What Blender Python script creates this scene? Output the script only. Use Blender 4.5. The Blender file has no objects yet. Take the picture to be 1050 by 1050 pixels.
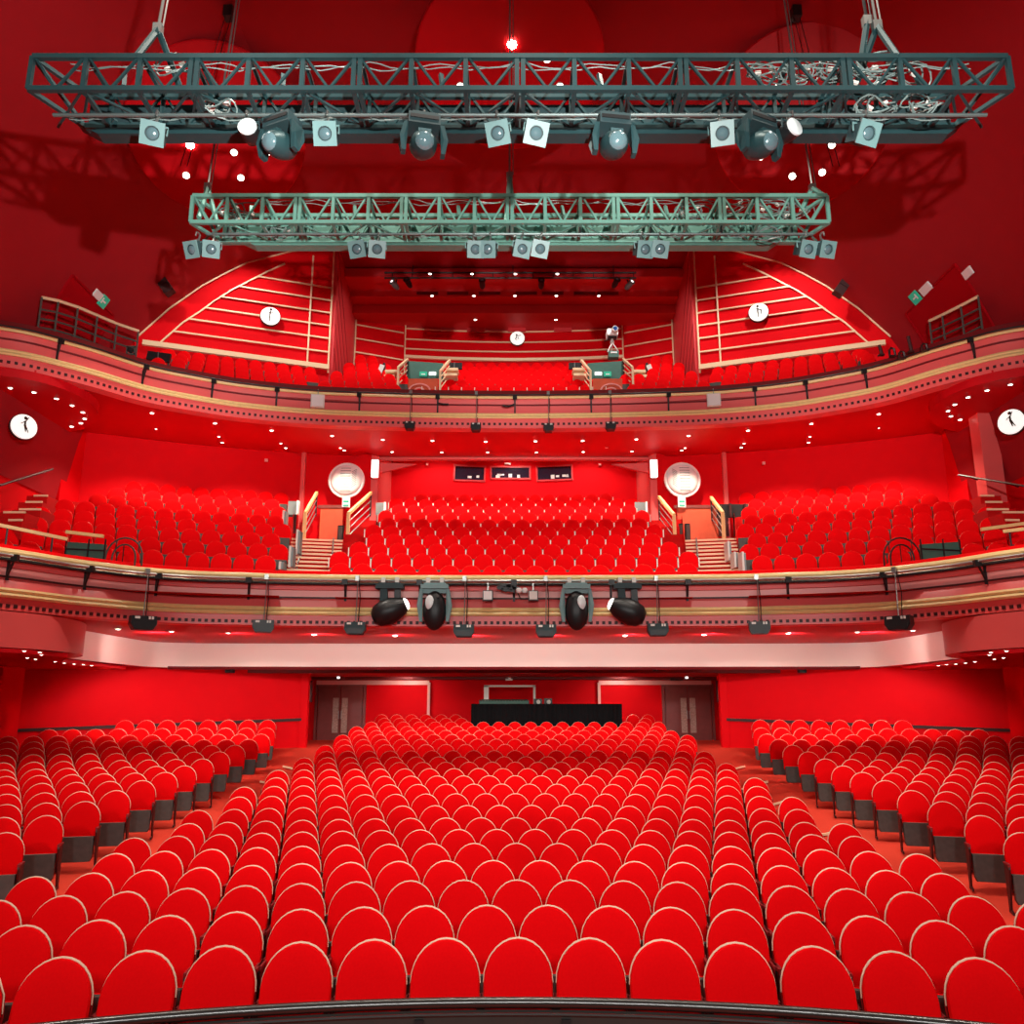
import bpy, math, random
from math import sin, cos, tan, pi, radians, hypot, asin, atan2, sqrt
from mathutils import Vector, Matrix, Euler

random.seed(7)
SC = bpy.context.scene
COL = SC.collection

# ------------------------------------------------------------------ camera model (metres, stalls floor at z=0)
F = 880.0; CX = 527.0; TILT = radians(12.9); EZ = 2.65
_c, _s = cos(TILT), sin(TILT)
def ray(x, y):
    u = (x - CX) / F; v = (525 - y) / F
    return Vector((u, _c - v * _s, _s + v * _c))
def at_z(x, y, Z):
    r = ray(x, y); return Vector((0, 0, EZ)) + r * ((Z - EZ) / r.z)
def at_y(x, y, Y):
    r = ray(x, y); return Vector((0, 0, EZ)) + r * (Y / r.y)
def at_x(x, y, X):
    r = ray(x, y); return Vector((0, 0, EZ)) + r * (X / r.x)
def proj(p):
    h = p[2] - EZ; zc = p[1] * _c + h * _s; uy = -p[1] * _s + h * _c
    return CX + F * p[0] / zc, 525 - F * uy / zc, zc

ORD = 'first second third fourth fifth sixth seventh eighth ninth tenth eleventh twelfth thirteenth fourteenth fifteenth sixteenth seventeenth eighteenth nineteenth twentieth'.split()
ORD += ['twenty-' + o for o in ORD[:9]] + ['thirtieth']

# ------------------------------------------------------------------ mesh builder
class MB:
    def __init__(self): self.v = []; self.f = []; self.m = []
    def add(self, vs, fs, mi=0):
        b = len(self.v); self.v += [Vector(p) for p in vs]
        for q in fs: self.f.append(tuple(b + i for i in q)); self.m.append(mi)
        return self
    def box(self, c, s, R=None, mi=0):
        c = Vector(c); hx, hy, hz = s[0] / 2, s[1] / 2, s[2] / 2
        vs = [Vector((a * hx, b * hy, d * hz)) for a in (-1, 1) for b in (-1, 1) for d in (-1, 1)]
        if R is not None: vs = [R @ p for p in vs]
        return self.add([c + p for p in vs], [(0, 1, 3, 2), (4, 6, 7, 5), (0, 4, 5, 1), (2, 3, 7, 6), (0, 2, 6, 4), (1, 5, 7, 3)], mi)
    def bar(self, a, b, w, h=None, mi=0, up=(0, 0, 1)):
        a = Vector(a); b = Vector(b); d = b - a; L = d.length
        if L < 1e-6: return self
        d.normalize(); u = Vector(up)
        if abs(d.dot(u)) > .98: u = Vector((0, 1, 0))
        s = d.cross(u).normalized(); t = s.cross(d); h = h or w
        vs = [p + s * (i * w / 2) + t * (j * h / 2) for p in (a, b) for i, j in ((-1, -1), (1, -1), (1, 1), (-1, 1))]
        return self.add(vs, [(3, 2, 1, 0), (4, 5, 6, 7), (0, 1, 5, 4), (1, 2, 6, 5), (2, 3, 7, 6), (3, 0, 4, 7)], mi)
    def tube(self, pts, r, n=6, mi=0, closed=False):
        pts = [Vector(p) for p in pts]; N = len(pts); rings = []; prev = None
        for i, p in enumerate(pts):
            if closed: d = pts[(i + 1) % N] - pts[i - 1]
            else: d = pts[min(i + 1, N - 1)] - pts[max(i - 1, 0)]
            d.normalize()
            if prev is None:
                u = Vector((0, 0, 1)) if abs(d.z) < .9 else Vector((1, 0, 0))
            else: u = prev
            s = d.cross(u)
            if s.length < 1e-5: s = d.cross(Vector((1, 0, 0)))
            s.normalize(); t = s.cross(d); prev = t
            rr = r[i] if isinstance(r, (list, tuple)) else r
            rings.append([p + s * (cos(2 * pi * k / n) * rr) + t * (sin(2 * pi * k / n) * rr) for k in range(n)])
        b = len(self.v)
        for q in rings: self.v += q
        for i in range(N if closed else N - 1):
            j = (i + 1) % N
            for k in range(n):
                self.f.append((b + i * n + k, b + i * n + (k + 1) % n, b + j * n + (k + 1) % n, b + j * n + k)); self.m.append(mi)
        if not closed:
            self.f.append(tuple(b + k for k in reversed(range(n)))); self.m.append(mi)
            self.f.append(tuple(b + (N - 1) * n + k for k in range(n))); self.m.append(mi)
        return self
    def lathe(self, prof, n=16, M=None, mi=0):
        """prof: (r, z) pairs about local Z; end caps closed when r>0."""
        M = M or Matrix.Identity(4); b = len(self.v)
        for r, z in prof: self.v += [M @ Vector((r * cos(2 * pi * k / n), r * sin(2 * pi * k / n), z)) for k in range(n)]
        for i in range(len(prof) - 1):
            for k in range(n):
                self.f.append((b + i * n + k, b + i * n + (k + 1) % n, b + (i + 1) * n + (k + 1) % n, b + (i + 1) * n + k)); self.m.append(mi)
        if prof[0][0] > 1e-6: self.f.append(tuple(b + k for k in reversed(range(n)))); self.m.append(mi)
        e = b + (len(prof) - 1) * n
        if prof[-1][0] > 1e-6: self.f.append(tuple(e + k for k in range(n))); self.m.append(mi)
        return self
    def grid(self, rows, mi=0, flip=False):
        b = len(self.v); W = len(rows[0])
        for r in rows: self.v += [Vector(p) for p in r]
        for i in range(len(rows) - 1):
            for k in range(W - 1):
                q = (b + i * W + k, b + i * W + k + 1, b + (i + 1) * W + k + 1, b + (i + 1) * W + k)
                self.f.append(q[::-1] if flip else q); self.m.append(mi)
        return self
    def prism(self, poly, ext, mi=0):
        poly = [Vector(p) for p in poly]; e = Vector(ext); n = len(poly)
        return self.add(poly + [p + e for p in poly], [tuple(reversed(range(n))), tuple(range(n, 2 * n))] + [(i, (i + 1) % n, n + (i + 1) % n, n + i) for i in range(n)], mi)
    def mesh(self, name, mats, smooth=False, off=(0, 0, 0)):
        me = bpy.data.meshes.new(name); o = Vector(off)
        me.from_pydata([tuple(p - o) for p in self.v], [], self.f)
        mats = mats if isinstance(mats, (list, tuple)) else [mats]
        for m in mats: me.materials.append(m)
        if len(mats) > 1: me.polygons.foreach_set('material_index', self.m)
        if smooth:
            me.polygons.foreach_set('use_smooth', [True] * len(self.f))
            if hasattr(me, 'set_sharp_from_angle'): me.set_sharp_from_angle(angle=radians(40))
        me.validate(); me.update()
        return me
    def build(self, name, mats, parent=None, smooth=False, loc=None, label=None):
        """link as ONE object; with a parent built in world coordinates relative to the parent's location."""
        off = Vector((0, 0, 0))
        if parent is not None and parent.get('_w'): off = Vector(parent.location)
        if loc is not None: off = Vector(loc)
        o = bpy.data.objects.new(name, self.mesh(name, mats, smooth, off)); COL.objects.link(o)
        if parent is not None: o.parent = parent
        elif loc is not None: o.location = loc
        if label: o['label'] = label
        return o

def thing(name, label, cat, loc=(0, 0, 0), rot=(0, 0, 0), group=None, world=False):
    o = bpy.data.objects.new(name, None); COL.objects.link(o)
    o.empty_display_size = .1
    o.location = loc; o.rotation_euler = rot; o['label'] = label; o['category'] = cat
    if group: o['group'] = group
    if world: o['_w'] = 1
    return o
def tag(o, label, cat, group=None):
    o['label'] = label; o['category'] = cat
    if group: o['group'] = group
    return o
def struct(name, mb, mats, smooth=False, label=None):
    o = mb.build(name, mats, smooth=smooth); o['kind'] = 'structure'; o['category'] = 'room'
    if label: o['label'] = label
    return o
def link(name, mesh, parent):
    o = bpy.data.objects.new(name, mesh); COL.objects.link(o); o.parent = parent; return o

# ------------------------------------------------------------------ materials
def mat(name, col, rough=.5, metal=0.0, spec=.4, var=.0, scale=30, sheen=0, emit=0, ecol=None, bump=0, coat=0):
    m = bpy.data.materials.new(name); m.use_nodes = True
    nt = m.node_tree; b = nt.nodes['Principled BSDF']
    b.inputs['Base Color'].default_value = (*col, 1); b.inputs['Roughness'].default_value = rough
    b.inputs['Metallic'].default_value = metal; b.inputs['Specular IOR Level'].default_value = spec
    if sheen: b.inputs['Sheen Weight'].default_value = sheen; b.inputs['Sheen Roughness'].default_value = .4; b.inputs['Sheen Tint'].default_value = (1, .15, .1, 1)
    if coat: b.inputs['Coat Weight'].default_value = coat; b.inputs['Coat Roughness'].default_value = .15
    if emit: b.inputs['Emission Color'].default_value = (*(ecol or col), 1); b.inputs['Emission Strength'].default_value = emit
    if var or bump:
        tc = nt.nodes.new('ShaderNodeTexCoord'); nz = nt.nodes.new('ShaderNodeTexNoise')
        nz.inputs['Scale'].default_value = scale; nz.inputs['Detail'].default_value = 4
        nt.links.new(tc.outputs['Object'], nz.inputs['Vector'])
        if var:
            mx = nt.nodes.new('ShaderNodeMix'); mx.data_type = 'RGBA'
            mx.inputs['A'].default_value = (*[c * (1 - var) for c in col], 1); mx.inputs['B'].default_value = (*[min(1, c * (1 + var)) for c in col], 1)
            nt.links.new(nz.outputs['Fac'], mx.inputs['Factor']); nt.links.new(mx.outputs['Result'], b.inputs['Base Color'])
        if bump:
            bp = nt.nodes.new('ShaderNodeBump'); bp.inputs['Strength'].default_value = bump; bp.inputs['Distance'].default_value = .01
            nt.links.new(nz.outputs['Fac'], bp.inputs['Height']); nt.links.new(bp.outputs['Normal'], b.inputs['Normal'])
    return m

VELVET = mat('red_velvet', (.80, .002, .004), .9, spec=.03, var=.08, scale=60, sheen=.06)
SEATEDGE = mat('dull_red_seat_edge', (.80, .14, .08), .7)  # lighter red line along the edges of the circle seats
PIPING = mat('cream_piping', (.74, .53, .38), .45)
SEATGREY = mat('grey_seat_pan', (.085, .075, .065), .5, spec=.3, var=.3, scale=14)
FRAME = mat('dark_red_brown_frame', (.045, .006, .006), .5)
SHELL = mat('dark_red_shell', (.25, .004, .006), .6)
TICK = mat('pale_arm_front', (.92, .80, .68), .45)
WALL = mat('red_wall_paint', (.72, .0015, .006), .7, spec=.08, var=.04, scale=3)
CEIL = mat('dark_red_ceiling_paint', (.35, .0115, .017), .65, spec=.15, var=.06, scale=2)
SOFFIT = mat('red_soffit_paint', (.60, .004, .010), .5, spec=.18, var=.03, scale=2)
PINK = mat('rose_red_fascia_lacquer', (.80, .115, .11), .35, spec=.5, var=.04, scale=2)
PALEPINK = mat('pale_rose_panel', (.88, .36, .33), .4, var=.03, scale=2)
PLANK = mat('rose_red_boarding', (.62, .035, .04), .45, var=.12, scale=4)
COVE = mat('pale_peach_bulkhead', (.93, .66, .58), .5, var=.02, scale=1)
WOOD = mat('pale_gold_wood', (.88, .64, .27), .4, spec=.5, var=.12, scale=9)
CREAM = mat('cream_moulding', (.90, .66, .40), .45, var=.06, scale=8)
DARKRED = mat('deep_red_trim_and_shade', (.16, .004, .006), .6)  # trim colour, also used for painted shade strips
BLACK = mat('black_satin_metal', (.012, .013, .014), .4)
BLACKCLOTH = mat('black_drape', (.011, .010, .011), .95, spec=.05, var=.3, scale=20)
TEAL = mat('blue_grey_truss_paint', (.022, .062, .068), .42, metal=.25, var=.15, scale=8)
TRUSS_LIT = mat('truss_paint_lit_green', (.12, .29, .24), .42, metal=.2, var=.15, scale=8)  # grey truss with the cyan-green light put into its colour
TEALDARK = mat('dark_teal_panel', (.020, .045, .050), .6, var=.2, scale=5)
LAMPGREY = mat('lamp_plate_grey', (.15, .28, .28), .4, var=.1, scale=10)
STEEL = mat('brushed_steel', (.38, .40, .38), .35, metal=.8)
CHROME = mat('bright_rail_steel', (.50, .44, .34), .25, metal=.9)
LENS = mat('lamp_lens', (.10, .18, .20), .08, spec=.9, coat=1)
LENSW = mat('frosted_lens', (.75, .85, .85), .2, spec=.8)
DARKGLASS = mat('dark_glass', (.015, .015, .03), .08, spec=.8)
WHITE = mat('white_enamel', (.85, .85, .82), .4)
OFFWHITE = mat('off_white_plastic', (.75, .72, .66), .45)
STAGE_REFLECT = mat('white_stage_reflection', (.82, .86, .84), .35, spec=.5)  # bright stage reflection painted as the mirror's own white
LIT = mat('lit_white_face', (1, 1, .97), .4, emit=1.6, ecol=(1, .98, .94))
EMBLEM = mat('backlit_emblem_face', (.9, .9, .85), .4, emit=.75, ecol=(1, .98, .92))
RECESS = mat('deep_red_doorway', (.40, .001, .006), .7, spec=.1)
BULB = mat('lamp_bulb', (1, .95, .85), .4, emit=9, ecol=(1, .93, .8))
BULBHOT = mat('bright_house_lamp', (1, .9, .75), .4, emit=60, ecol=(1, .9, .7))
GREEN = mat('green_sign_face', (.02, .42, .25), .4, emit=.25)
GREYGREEN = mat('grey_green_panel', (.045, .13, .10), .5, var=.2, scale=6)
GREYBLUE = mat('grey_folded_seat_back', (.22, .28, .28), .5, var=.1, scale=6)
CARPET = mat('orange_red_carpet', (.70, .055, .03), .9, spec=.1, var=.12, scale=50)
STEPRED = mat('red_step_carpet', (.50, .008, .008), .9, spec=.1, var=.12, scale=40)
DOORWOOD = mat('dark_red_door_veneer', (.22, .05, .045), .35, spec=.5, var=.2, scale=5)
DOORORANGE = mat('orange_wood_door', (.62, .10, .045), .4, var=.15, scale=5)
GLASS = mat('mottled_door_glass', (.45, .33, .28), .15, spec=.7, var=.6, scale=18)
FIGURE = mat('dark_silhouette', (.05, .025, .015), .7)
CABLE = mat('grey_green_cable', (.16, .22, .21), .5, var=.3, scale=6)
PIPEGREY = mat('dull_pipe_grey', (.14, .18, .175), .45, metal=.5)
DISC = mat('saturated_red_disc_paint', (.50, .0012, .006), .5, spec=.2)
CHAIN = mat('galvanised_chain', (.32, .33, .31), .35, metal=.6)
GROUND = mat('pit_panel', (.030, .024, .020), .5, var=.2, scale=6)
RIM = mat('polished_black_rail', (.02, .016, .014), .3, spec=.6, coat=.2)

# ------------------------------------------------------------------ plan curves
def catmull(P, n=10):
    out = []
    for i in range(len(P) - 1):
        p0 = P[max(i - 1, 0)]; p1 = P[i]; p2 = P[i + 1]; p3 = P[min(i + 2, len(P) - 1)]
        for k in range(n):
            t = k / n
            out.append(tuple(.5 * ((2 * p1[a]) + (-p0[a] + p2[a]) * t + (2 * p0[a] - 5 * p1[a] + 4 * p2[a] - p3[a]) * t * t + (-p0[a] + 3 * p1[a] - 3 * p2[a] + p3[a]) * t ** 3) for a in (0, 1)))
    out.append(tuple(P[-1])); return out
def mirrored(P, n=10):
    full = [(-x, y) for x, y in reversed(P[1:])] + P
    return catmull(full, n)
BC = mirrored([(0, 26.12), (2, 26.08), (4, 25.96), (6.35, 25.70), (8.35, 25.12), (9.65, 24.45), (10.78, 23.65), (11.75, 22.45), (12.4, 21.77), (12.95, 21.27), (13.6, 20.95), (14.4, 20.75)])
DC = mirrored([(0, 20.16), (2.93, 20.12), (5.2, 19.96), (6.2, 19.74), (7.35, 19.47), (8.35, 18.90), (8.95, 18.25), (9.35, 17.75), (9.75, 17.0), (10.1, 16.45), (10.6, 15.4), (10.9, 14.2)])
def normals(C):
    N = []
    for i in range(len(C)):
        a = C[max(i - 1, 0)]; b = C[min(i + 1, len(C) - 1)]
        d = Vector((b[0] - a[0], b[1] - a[1])).normalized(); N.append((d.y, -d.x))   # towards the stage for left-to-right curves
    return N
BN, DN = normals(BC), normals(DC)
def offs(C, N, d, Z): return [Vector((p[0] + n[0] * d, p[1] + n[1] * d, Z)) for p, n in zip(C, N)]
def sweep(mb, C, N, prof, mi=0, flip=False): return mb.grid([offs(C, N, d, Z) for d, Z in prof], mi, flip)
def on_curve(C, N, X):
    """point and stage-side normal of the front curve at plan position X"""
    for i in range(len(C) - 1):
        if C[i][0] <= X <= C[i + 1][0]:
            t = (X - C[i][0]) / max(1e-6, C[i + 1][0] - C[i][0])
            p = (C[i][0] + (C[i + 1][0] - C[i][0]) * t, C[i][1] + (C[i + 1][1] - C[i][1]) * t)
            return Vector((p[0], p[1], 0)), Vector((N[i][0], N[i][1], 0))
    j = 0 if X < 0 else -1
    return Vector((*C[j], 0)), Vector((*N[j], 0))
def curve_hit(C, N, px, py, Z):
    """the point of a front curve seen in the photo's column px at height Z"""
    best = None
    for p, n in zip(C, N):
        q = proj((p[0], p[1], Z)); e = abs(q[0] - px)
        if best is None or e < best[0]: best = (e, Vector((p[0], p[1], Z)), Vector((n[0], n[1], 0)))
    # refine on the curve by X
    X = best[1].x
    for _ in range(6):
        p, n = on_curve(C, N, X); q = proj((p.x, p.y, Z)); X += (px - q[0]) * q[2] / F * .8
    p, n = on_curve(C, N, X)
    return Vector((p.x, p.y, Z)), n

# ------------------------------------------------------------------ SETTING
# stalls floor: ramps follow the rows, centre (|X|<5.3) and sides (|X|>6.2) with their own rake
ROWTOP = [.98, .97, .97, .97, .99, 1.01, 1.03, 1.09, 1.17, 1.24, 1.31, 1.38, 1.45, 1.51, 1.60, 1.71, 1.81, 1.91, 2.00, 2.10, 2.22, 2.33, 2.44]
SIDE = [(11.93, 1.06), (12.9, 1.16), (14.0, 1.24), (15.05, 1.31), (16.07, 1.39), (17.08, 1.46), (18.05, 1.52), (19.05, 1.60), (20.1, 1.70), (21.2, 1.80), (22.25, 1.90), (23.3, 2.00), (24.2, 2.14), (25.1, 2.34)]
SEAT_H = .97
RC = -2.75
def interp(tab, x):
    if x <= tab[0][0]: return tab[0][1]
    for (a, b), (c2, d) in zip(tab, tab[1:]):
        if x <= c2: return b + (d - b) * (x - a) / (c2 - a)
    return tab[-1][1]
CTAB = [(0, 0)] + [(6.94 + 1.1345 * i - RC, z - SEAT_H) for i, z in enumerate(ROWTOP)] + [(40, 1.50)]
STAB = [(0, 0)] + [(hypot(6.6, y - RC), z - SEAT_H) for y, z in SIDE] + [(29.5, 1.5), (40, 1.5)]
def floor_z(x, y):
    r = hypot(x, y - RC); a = interp(CTAB, r); b = interp(STAB, r)
    t = min(1, max(0, (abs(x) - 5.4) / .7)); return a + (b - a) * t
mb = MB()
xs = [-14 + .35 * i for i in range(81)]; ys = [5.0 + .35 * i for i in range(84)]
mb.grid([[(x, y, floor_z(x, y) - .005) for x in xs] for y in ys])
struct('floor', mb, CARPET, True)
# stage-side orchestra pit floor in front of the stalls
struct('floor_pit', MB().add([(-14, -2, -.6), (14, -2, -.6), (14, 7, -.6), (-14, 7, -.6)], [(0, 1, 2, 3)]), GROUND)

# main ceiling and the leaning side vaults
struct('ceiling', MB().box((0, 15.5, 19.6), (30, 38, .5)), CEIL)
VP = [(-14.3, 9.0), (-14.0, 11.0), (-13.7, 12.3), (-13.25, 13.6), (-12.67, 14.82), (-11.81, 16.01), (-10.9, 17.02), (-10.27, 17.59), (-9.56, 18.18), (-8.1, 18.95), (-7.12, 19.27), (-6.65, 19.42)]
def panel_y(X): return 26.9 + (abs(X) - 12.5) / (6.66 - 12.5) * 2.1      # plan of the striped wing wall
for sgn, nm in ((1, 'left'), (-1, 'right')):
    rows = [[(sgn * x, panel_y(x) + .05, z) for x, z in VP], [(sgn * x, -2, z) for x, z in VP]]
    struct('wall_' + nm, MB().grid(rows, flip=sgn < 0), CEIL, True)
    # lower side walls, dress circle and stalls levels
    struct('wall_%s_lower' % nm, MB().box((sgn * -14.6, 13, 4.8), (.5, 30, 10.4)), WALL)

# upper balcony rear: wing walls, return walls, angled walls, curved back wall
def wallpoly(name, pts, m, th=.12):
    n = (Vector(pts[1]) - Vector(pts[0])).cross(Vector(pts[2]) - Vector(pts[0])).normalized()
    if n.y < 0: n = -n
    return struct(name, MB().prism(pts, n * th), m)
PA, PB = Vector((-12.5, 26.9, 0)), Vector((-6.66, 29.0, 0))
PN = Vector((2.1, -5.84, 0)).normalized()            # left wing wall, face normal to the stage
def on_panel(x, y):
    r = ray(x, y); k = PN.dot(PA - Vector((0, 0, 0))) / PN.dot(Vector((r.x, r.y, 0))); return Vector((0, 0, EZ)) + r * k
def mir(p, sgn): return Vector((p[0] * sgn, p[1], p[2]))
REAR = [(-4.55, 33.35), (-3, 33.55), (-1.5, 33.65), (0, 33.7), (1.5, 33.65), (3, 33.55), (4.55, 33.35)]
for sgn, nm in ((1, 'left'), (-1, 'right')):
    prof = [p for p in VP if p[1] > 12]
    pts = [mir((x, panel_y(x), z), sgn) for x, z in prof] + [mir((-6.66, 29.0, 11.9), sgn), mir((prof[0][0], panel_y(prof[0][0]), 11.9), sgn)]
    wallpoly('wall_wing_' + nm, pts, WALL)
    struct('wall_return_' + nm, MB().box((sgn * -6.60, 31.1, 15.7), (.12, 4.2, 7.4)), PLANK)
    mbg = MB()
    for k in range(10):
        z0 = 19.2 - .95 * k; a = Vector((sgn * -6.53, 29.05, z0)); b = Vector((sgn * -6.53, 33.0, z0 - 5.2))
        if b.z < 12.1: t = (a.z - 12.1) / (a.z - b.z); b = a + (b - a) * t
        if z0 > 12.2: mbg.bar(a, b, .012, .022)
    struct('trim_boarding_' + nm, mbg, SHELL)
    a, b = (sgn * -6.6, 32.75), (sgn * -4.55, 33.35)
    wallpoly('wall_angled_' + nm, [(a[0], a[1], 12), (b[0], b[1], 12), (b[0], b[1], 19.36), (a[0], a[1], 19.36)], WALL)
mb = MB(); mb.grid([[(x, y, z) for x, y in REAR] for z in (12, 18.25)])
struct('wall_rear_upper', mb, WALL, True)
# stepped ceiling over the rear of the balcony
mb = MB()
mb.box((0, 33.2, 18.45), (13.2, 2.2, .36)); mb.box((0, 31.9, 18.80), (13.2, 1.0, .30)); mb.box((0, 31.0, 19.10), (13.2, 1.4, .35))
struct('ceiling_balcony', mb, mat('lit_rose_ceiling_paint', (.66, .035, .04), .55, spec=.2, var=.04, scale=2))  # pinkish paint, raised to stand in for stage light on the steps
mbv = MB()
for x in (278, 352, 430, 520, 585, 663, 720):      # dark slots stand for lamp shadows, painted on the step
    p = at_y(350 + (x - 278) * .42 + 88, 315, 31.38); mbv.box((p.x, 31.38, 18.78), (.85, .04, .12))
struct('trim_lamp_shadows', mbv, DARKRED)
mbv = MB()
for px in (443, 488, 530, 577, 620):               # pale grilles high on the rear wall
    p = at_y(px, 338, 33.5); mbv.box((p.x, 33.48 + .0, p.z), (.75, .05, .2))
struct('trim_grilles', mbv, PLANK)

# gold line mouldings of the upper walls
def gold(name, segs, r=.026):
    mb = MB()
    for a, b in segs: mb.bar(a, b, r * 2, r * 2)
    return struct(name, mb, CREAM)
for sgn, nm in ((1, 'left'), (-1, 'right')):
    diag = [(162.9, 353.2), (188, 331), (204.5, 320.5), (219.8, 309.2), (236.7, 298.5), (256, 288.5), (272, 280.3), (292, 271)]
    D = [on_panel(*p) for p in diag]
    O = PN * .05
    segs = []
    for z, (lx, ly) in zip((17.72, 17.22, 16.73, 16.23, 15.73, 15.20), ((256, 289), (236.7, 299), (219.8, 309.4), (204.5, 320.8), (188, 331.3), (174.9, 343))):
        lxx = -12.3
        for d0, d1 in zip(D, D[1:]):
            if d0.z <= z <= d1.z: lxx = d0.x + (d1.x - d0.x) * (z - d0.z) / (d1.z - d0.z)
        l = Vector((lxx, panel_y(lxx), z)); segs.append((mir(l + O, sgn), mir(Vector((-6.68, 28.99, z)) + O, sgn)))
    segs += [(mir(a + O, sgn), mir(b + O, sgn)) for a, b in zip(D, D[1:])]
    arc = [Vector((x, panel_y(x), z)) for x, z in VP[4:11]]
    segs += [(mir(a + O * 1.2, sgn), mir(b + O * 1.2, sgn)) for a, b in zip(arc, arc[1:])]
    xi = -7.40
    segs += [(mir(Vector((xi, panel_y(xi), 14.5)) + O, sgn), mir(Vector((xi, panel_y(xi), 18.9)) + O, sgn)), (mir(Vector((-6.70, 28.98, 14.4)) + O, sgn), mir(Vector((-6.70, 28.98, 19.2)) + O, sgn))]
    gold('trim_wing_' + nm, segs)
    l, r_ = Vector((-12.5, panel_y(12.5), 14.63)) + O * 2, Vector((-6.68, 28.99, 14.60)) + O * 2
    struct('trim_wing_rail_' + nm, MB().bar(mir(l, sgn), mir(r_, sgn), .12, .17), CREAM)
    # angled wall lines
    a, b = Vector((-6.5, 32.70, 0)), Vector((-4.6, 33.26, 0)); segs = []
    for i in range(6):
        z0 = 19.25 - .60 * i; segs.append((mir(a + Vector((0, 0, z0)), sgn), mir(b + Vector((0, 0, z0 - .12)), sgn)))
    segs += [(mir(a + Vector((0, 0, 16)), sgn), mir(a + Vector((0, 0, 19.3)), sgn)), (mir(b + Vector((.07, 0, 15)), sgn), mir(b + Vector((.07, 0, 18.3)), sgn))]
    gold('trim_angled_' + nm, segs, .024)
segs = []
for z, rr in ((18.15, .035), (17.68, .03), (17.25, .03)):
    R2 = [Vector((x, y - .06, z)) for x, y in REAR]; segs += list(zip(R2, R2[1:]))
gold('trim_rear', segs, .026)
R2 = [Vector((x, y - .1, 16.88)) for x, y in REAR]
gold('trim_rear_rail', list(zip(R2, R2[1:])), .06)

# ---- balcony front and floor tiers
mb = MB()
sweep(mb, BC, BN, [(-.45, 12.40), (-.45, 12.56), (.02, 12.56), (.04, 12.36), (.0, 12.22), (.0, 11.86), (.04, 11.84), (.06, 11.62), (.04, 11.50), (.04, 11.36), (-.3, 11.34)])
struct('wall_balcony_front', mb, PINK, True)
mb = MB(); sweep(mb, BC, BN, [(-.40, 12.565), (-.40, 12.63), (.05, 12.63), (.07, 12.50), (.03, 12.48)]); struct('trim_balcony_top', mb, DARKRED, True)
mb = MB(); mb.tube(offs(BC, BN, .13, 12.36), .045, 6); struct('trim_balcony_rail', mb, WOOD, True)
mb = MB(); sweep(mb, BC, BN, [(.005, 12.17), (.03, 12.17), (.03, 12.12), (.005, 12.12)]); struct('trim_balcony_shade', mb, DARKRED)  # dark strip paints the shade below the gold rail
mb = MB()
for d, z in ((.09, 11.80), (.10, 11.71)): mb.tube(offs(BC, BN, d, z), .045, 6)
struct('trim_balcony_gold', mb, WOOD, True)
def dots(C, N, d, Z, step, size):
    mb = MB(); acc = 0
    for i in range(len(C) - 1):
        a = Vector(C[i]); b = Vector(C[i + 1]); L = (b - a).length; u = (b - a) / L; n = Vector(N[i])
        while acc < L:
            p = a + u * acc + n * d; R = Matrix.Rotation(atan2(u.y, u.x), 3, 'Z')
            mb.box((p.x, p.y, Z), (size, .03, size), R); acc += step
        acc -= L
    return mb
struct('trim_balcony_slots', dots(BC, BN, .045, 11.50, .17, .075), FRAME)
# soffit between the front and the back wall of the dress circle
def back_pt(p):
    a = abs(p[0]); return Vector((p[0], 30.12, 11.60)) if a < 5.0 else Vector((p[0] * (1 + .18 * min(1, (a - 5) / 2)), 30.12 if a < 5.2 else 33.6 - a * .12, 11.74))
mb = MB(); mb.grid([offs(BC, BN, -.2, 11.345), [Vector((p[0] * (1 if abs(p[0]) < 5 else 1.06), min(p[1] + 3.0, 29.4) if abs(p[0]) < 5 else p[1] + 3.0, 11.52)) for p in BC], [back_pt(p) for p in BC]])
struct('ceiling_dress_circle', mb, SOFFIT, True)
def tier(name, C0, r0, dr, n, z0, dz, a0, a1, mats, seg=36, lead=1.0):
    """stepped seating tier around (0, C0)"""
    mb = MB(); A = [radians(a0 + (a1 - a0) * k / seg) for k in range(seg + 1)]; prof = [(r0 - lead, z0)]
    for i in range(n):
        r = r0 + dr * i - .55
        if i: prof += [(r, z0 + dz * (i - 1)), (r, z0 + dz * i)]
    prof.append((r0 + dr * n + .6, z0 + dz * (n - 1)))
    mb.grid([[(r * sin(a), C0 + r * cos(a), z) for a in A] for r, z in prof], flip=True)
    return struct(name, mb, mats)
BCY = -9.0; BR0 = 36.3; BDR = .86; BZ0 = 12.19; BDZ = .528
tier('floor_balcony', BCY, BR0, BDR, 7, BZ0, BDZ, -21, 21, STEPRED, lead=1.1)

# ---- dress circle front and tiers
mb = MB()
sweep(mb, DC, DN, [(-.6, 5.62), (-.35, 5.70), (.0, 5.58), (.02, 5.36), (-.02, 5.34), (-.02, 5.18), (.0, 5.16), (.02, 4.98), (.05, 4.94), (.06, 4.72), (.05, 4.62), (.05, 4.52), (-.25, 4.50)])
struct('wall_dress_front', mb, PINK, True)
mb = MB(); sweep(mb, DC, DN, [(-.62, 5.60), (-.60, 5.80), (-.40, 5.87), (-.12, 5.82), (.0, 5.70), (-.02, 5.62)]); struct('trim_dress_padding', mb, VELVET, True)
mb = MB(); mb.tube(offs(DC, DN, .10, 5.64), .075, 8); struct('trim_dress_rail', mb, WOOD, True)
mb = MB(); sweep(mb, DC, DN, [(.0, 5.34), (.015, 5.34), (.015, 5.18), (.0, 5.18)]); struct('trim_dress_pale_band', mb, PALEPINK)
mb = MB(); sweep(mb, DC, DN, [(.0, 5.19), (.04, 5.19), (.04, 5.155), (.0, 5.155)]); struct('trim_dress_line', mb, FRAME)
mb = MB()
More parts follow.
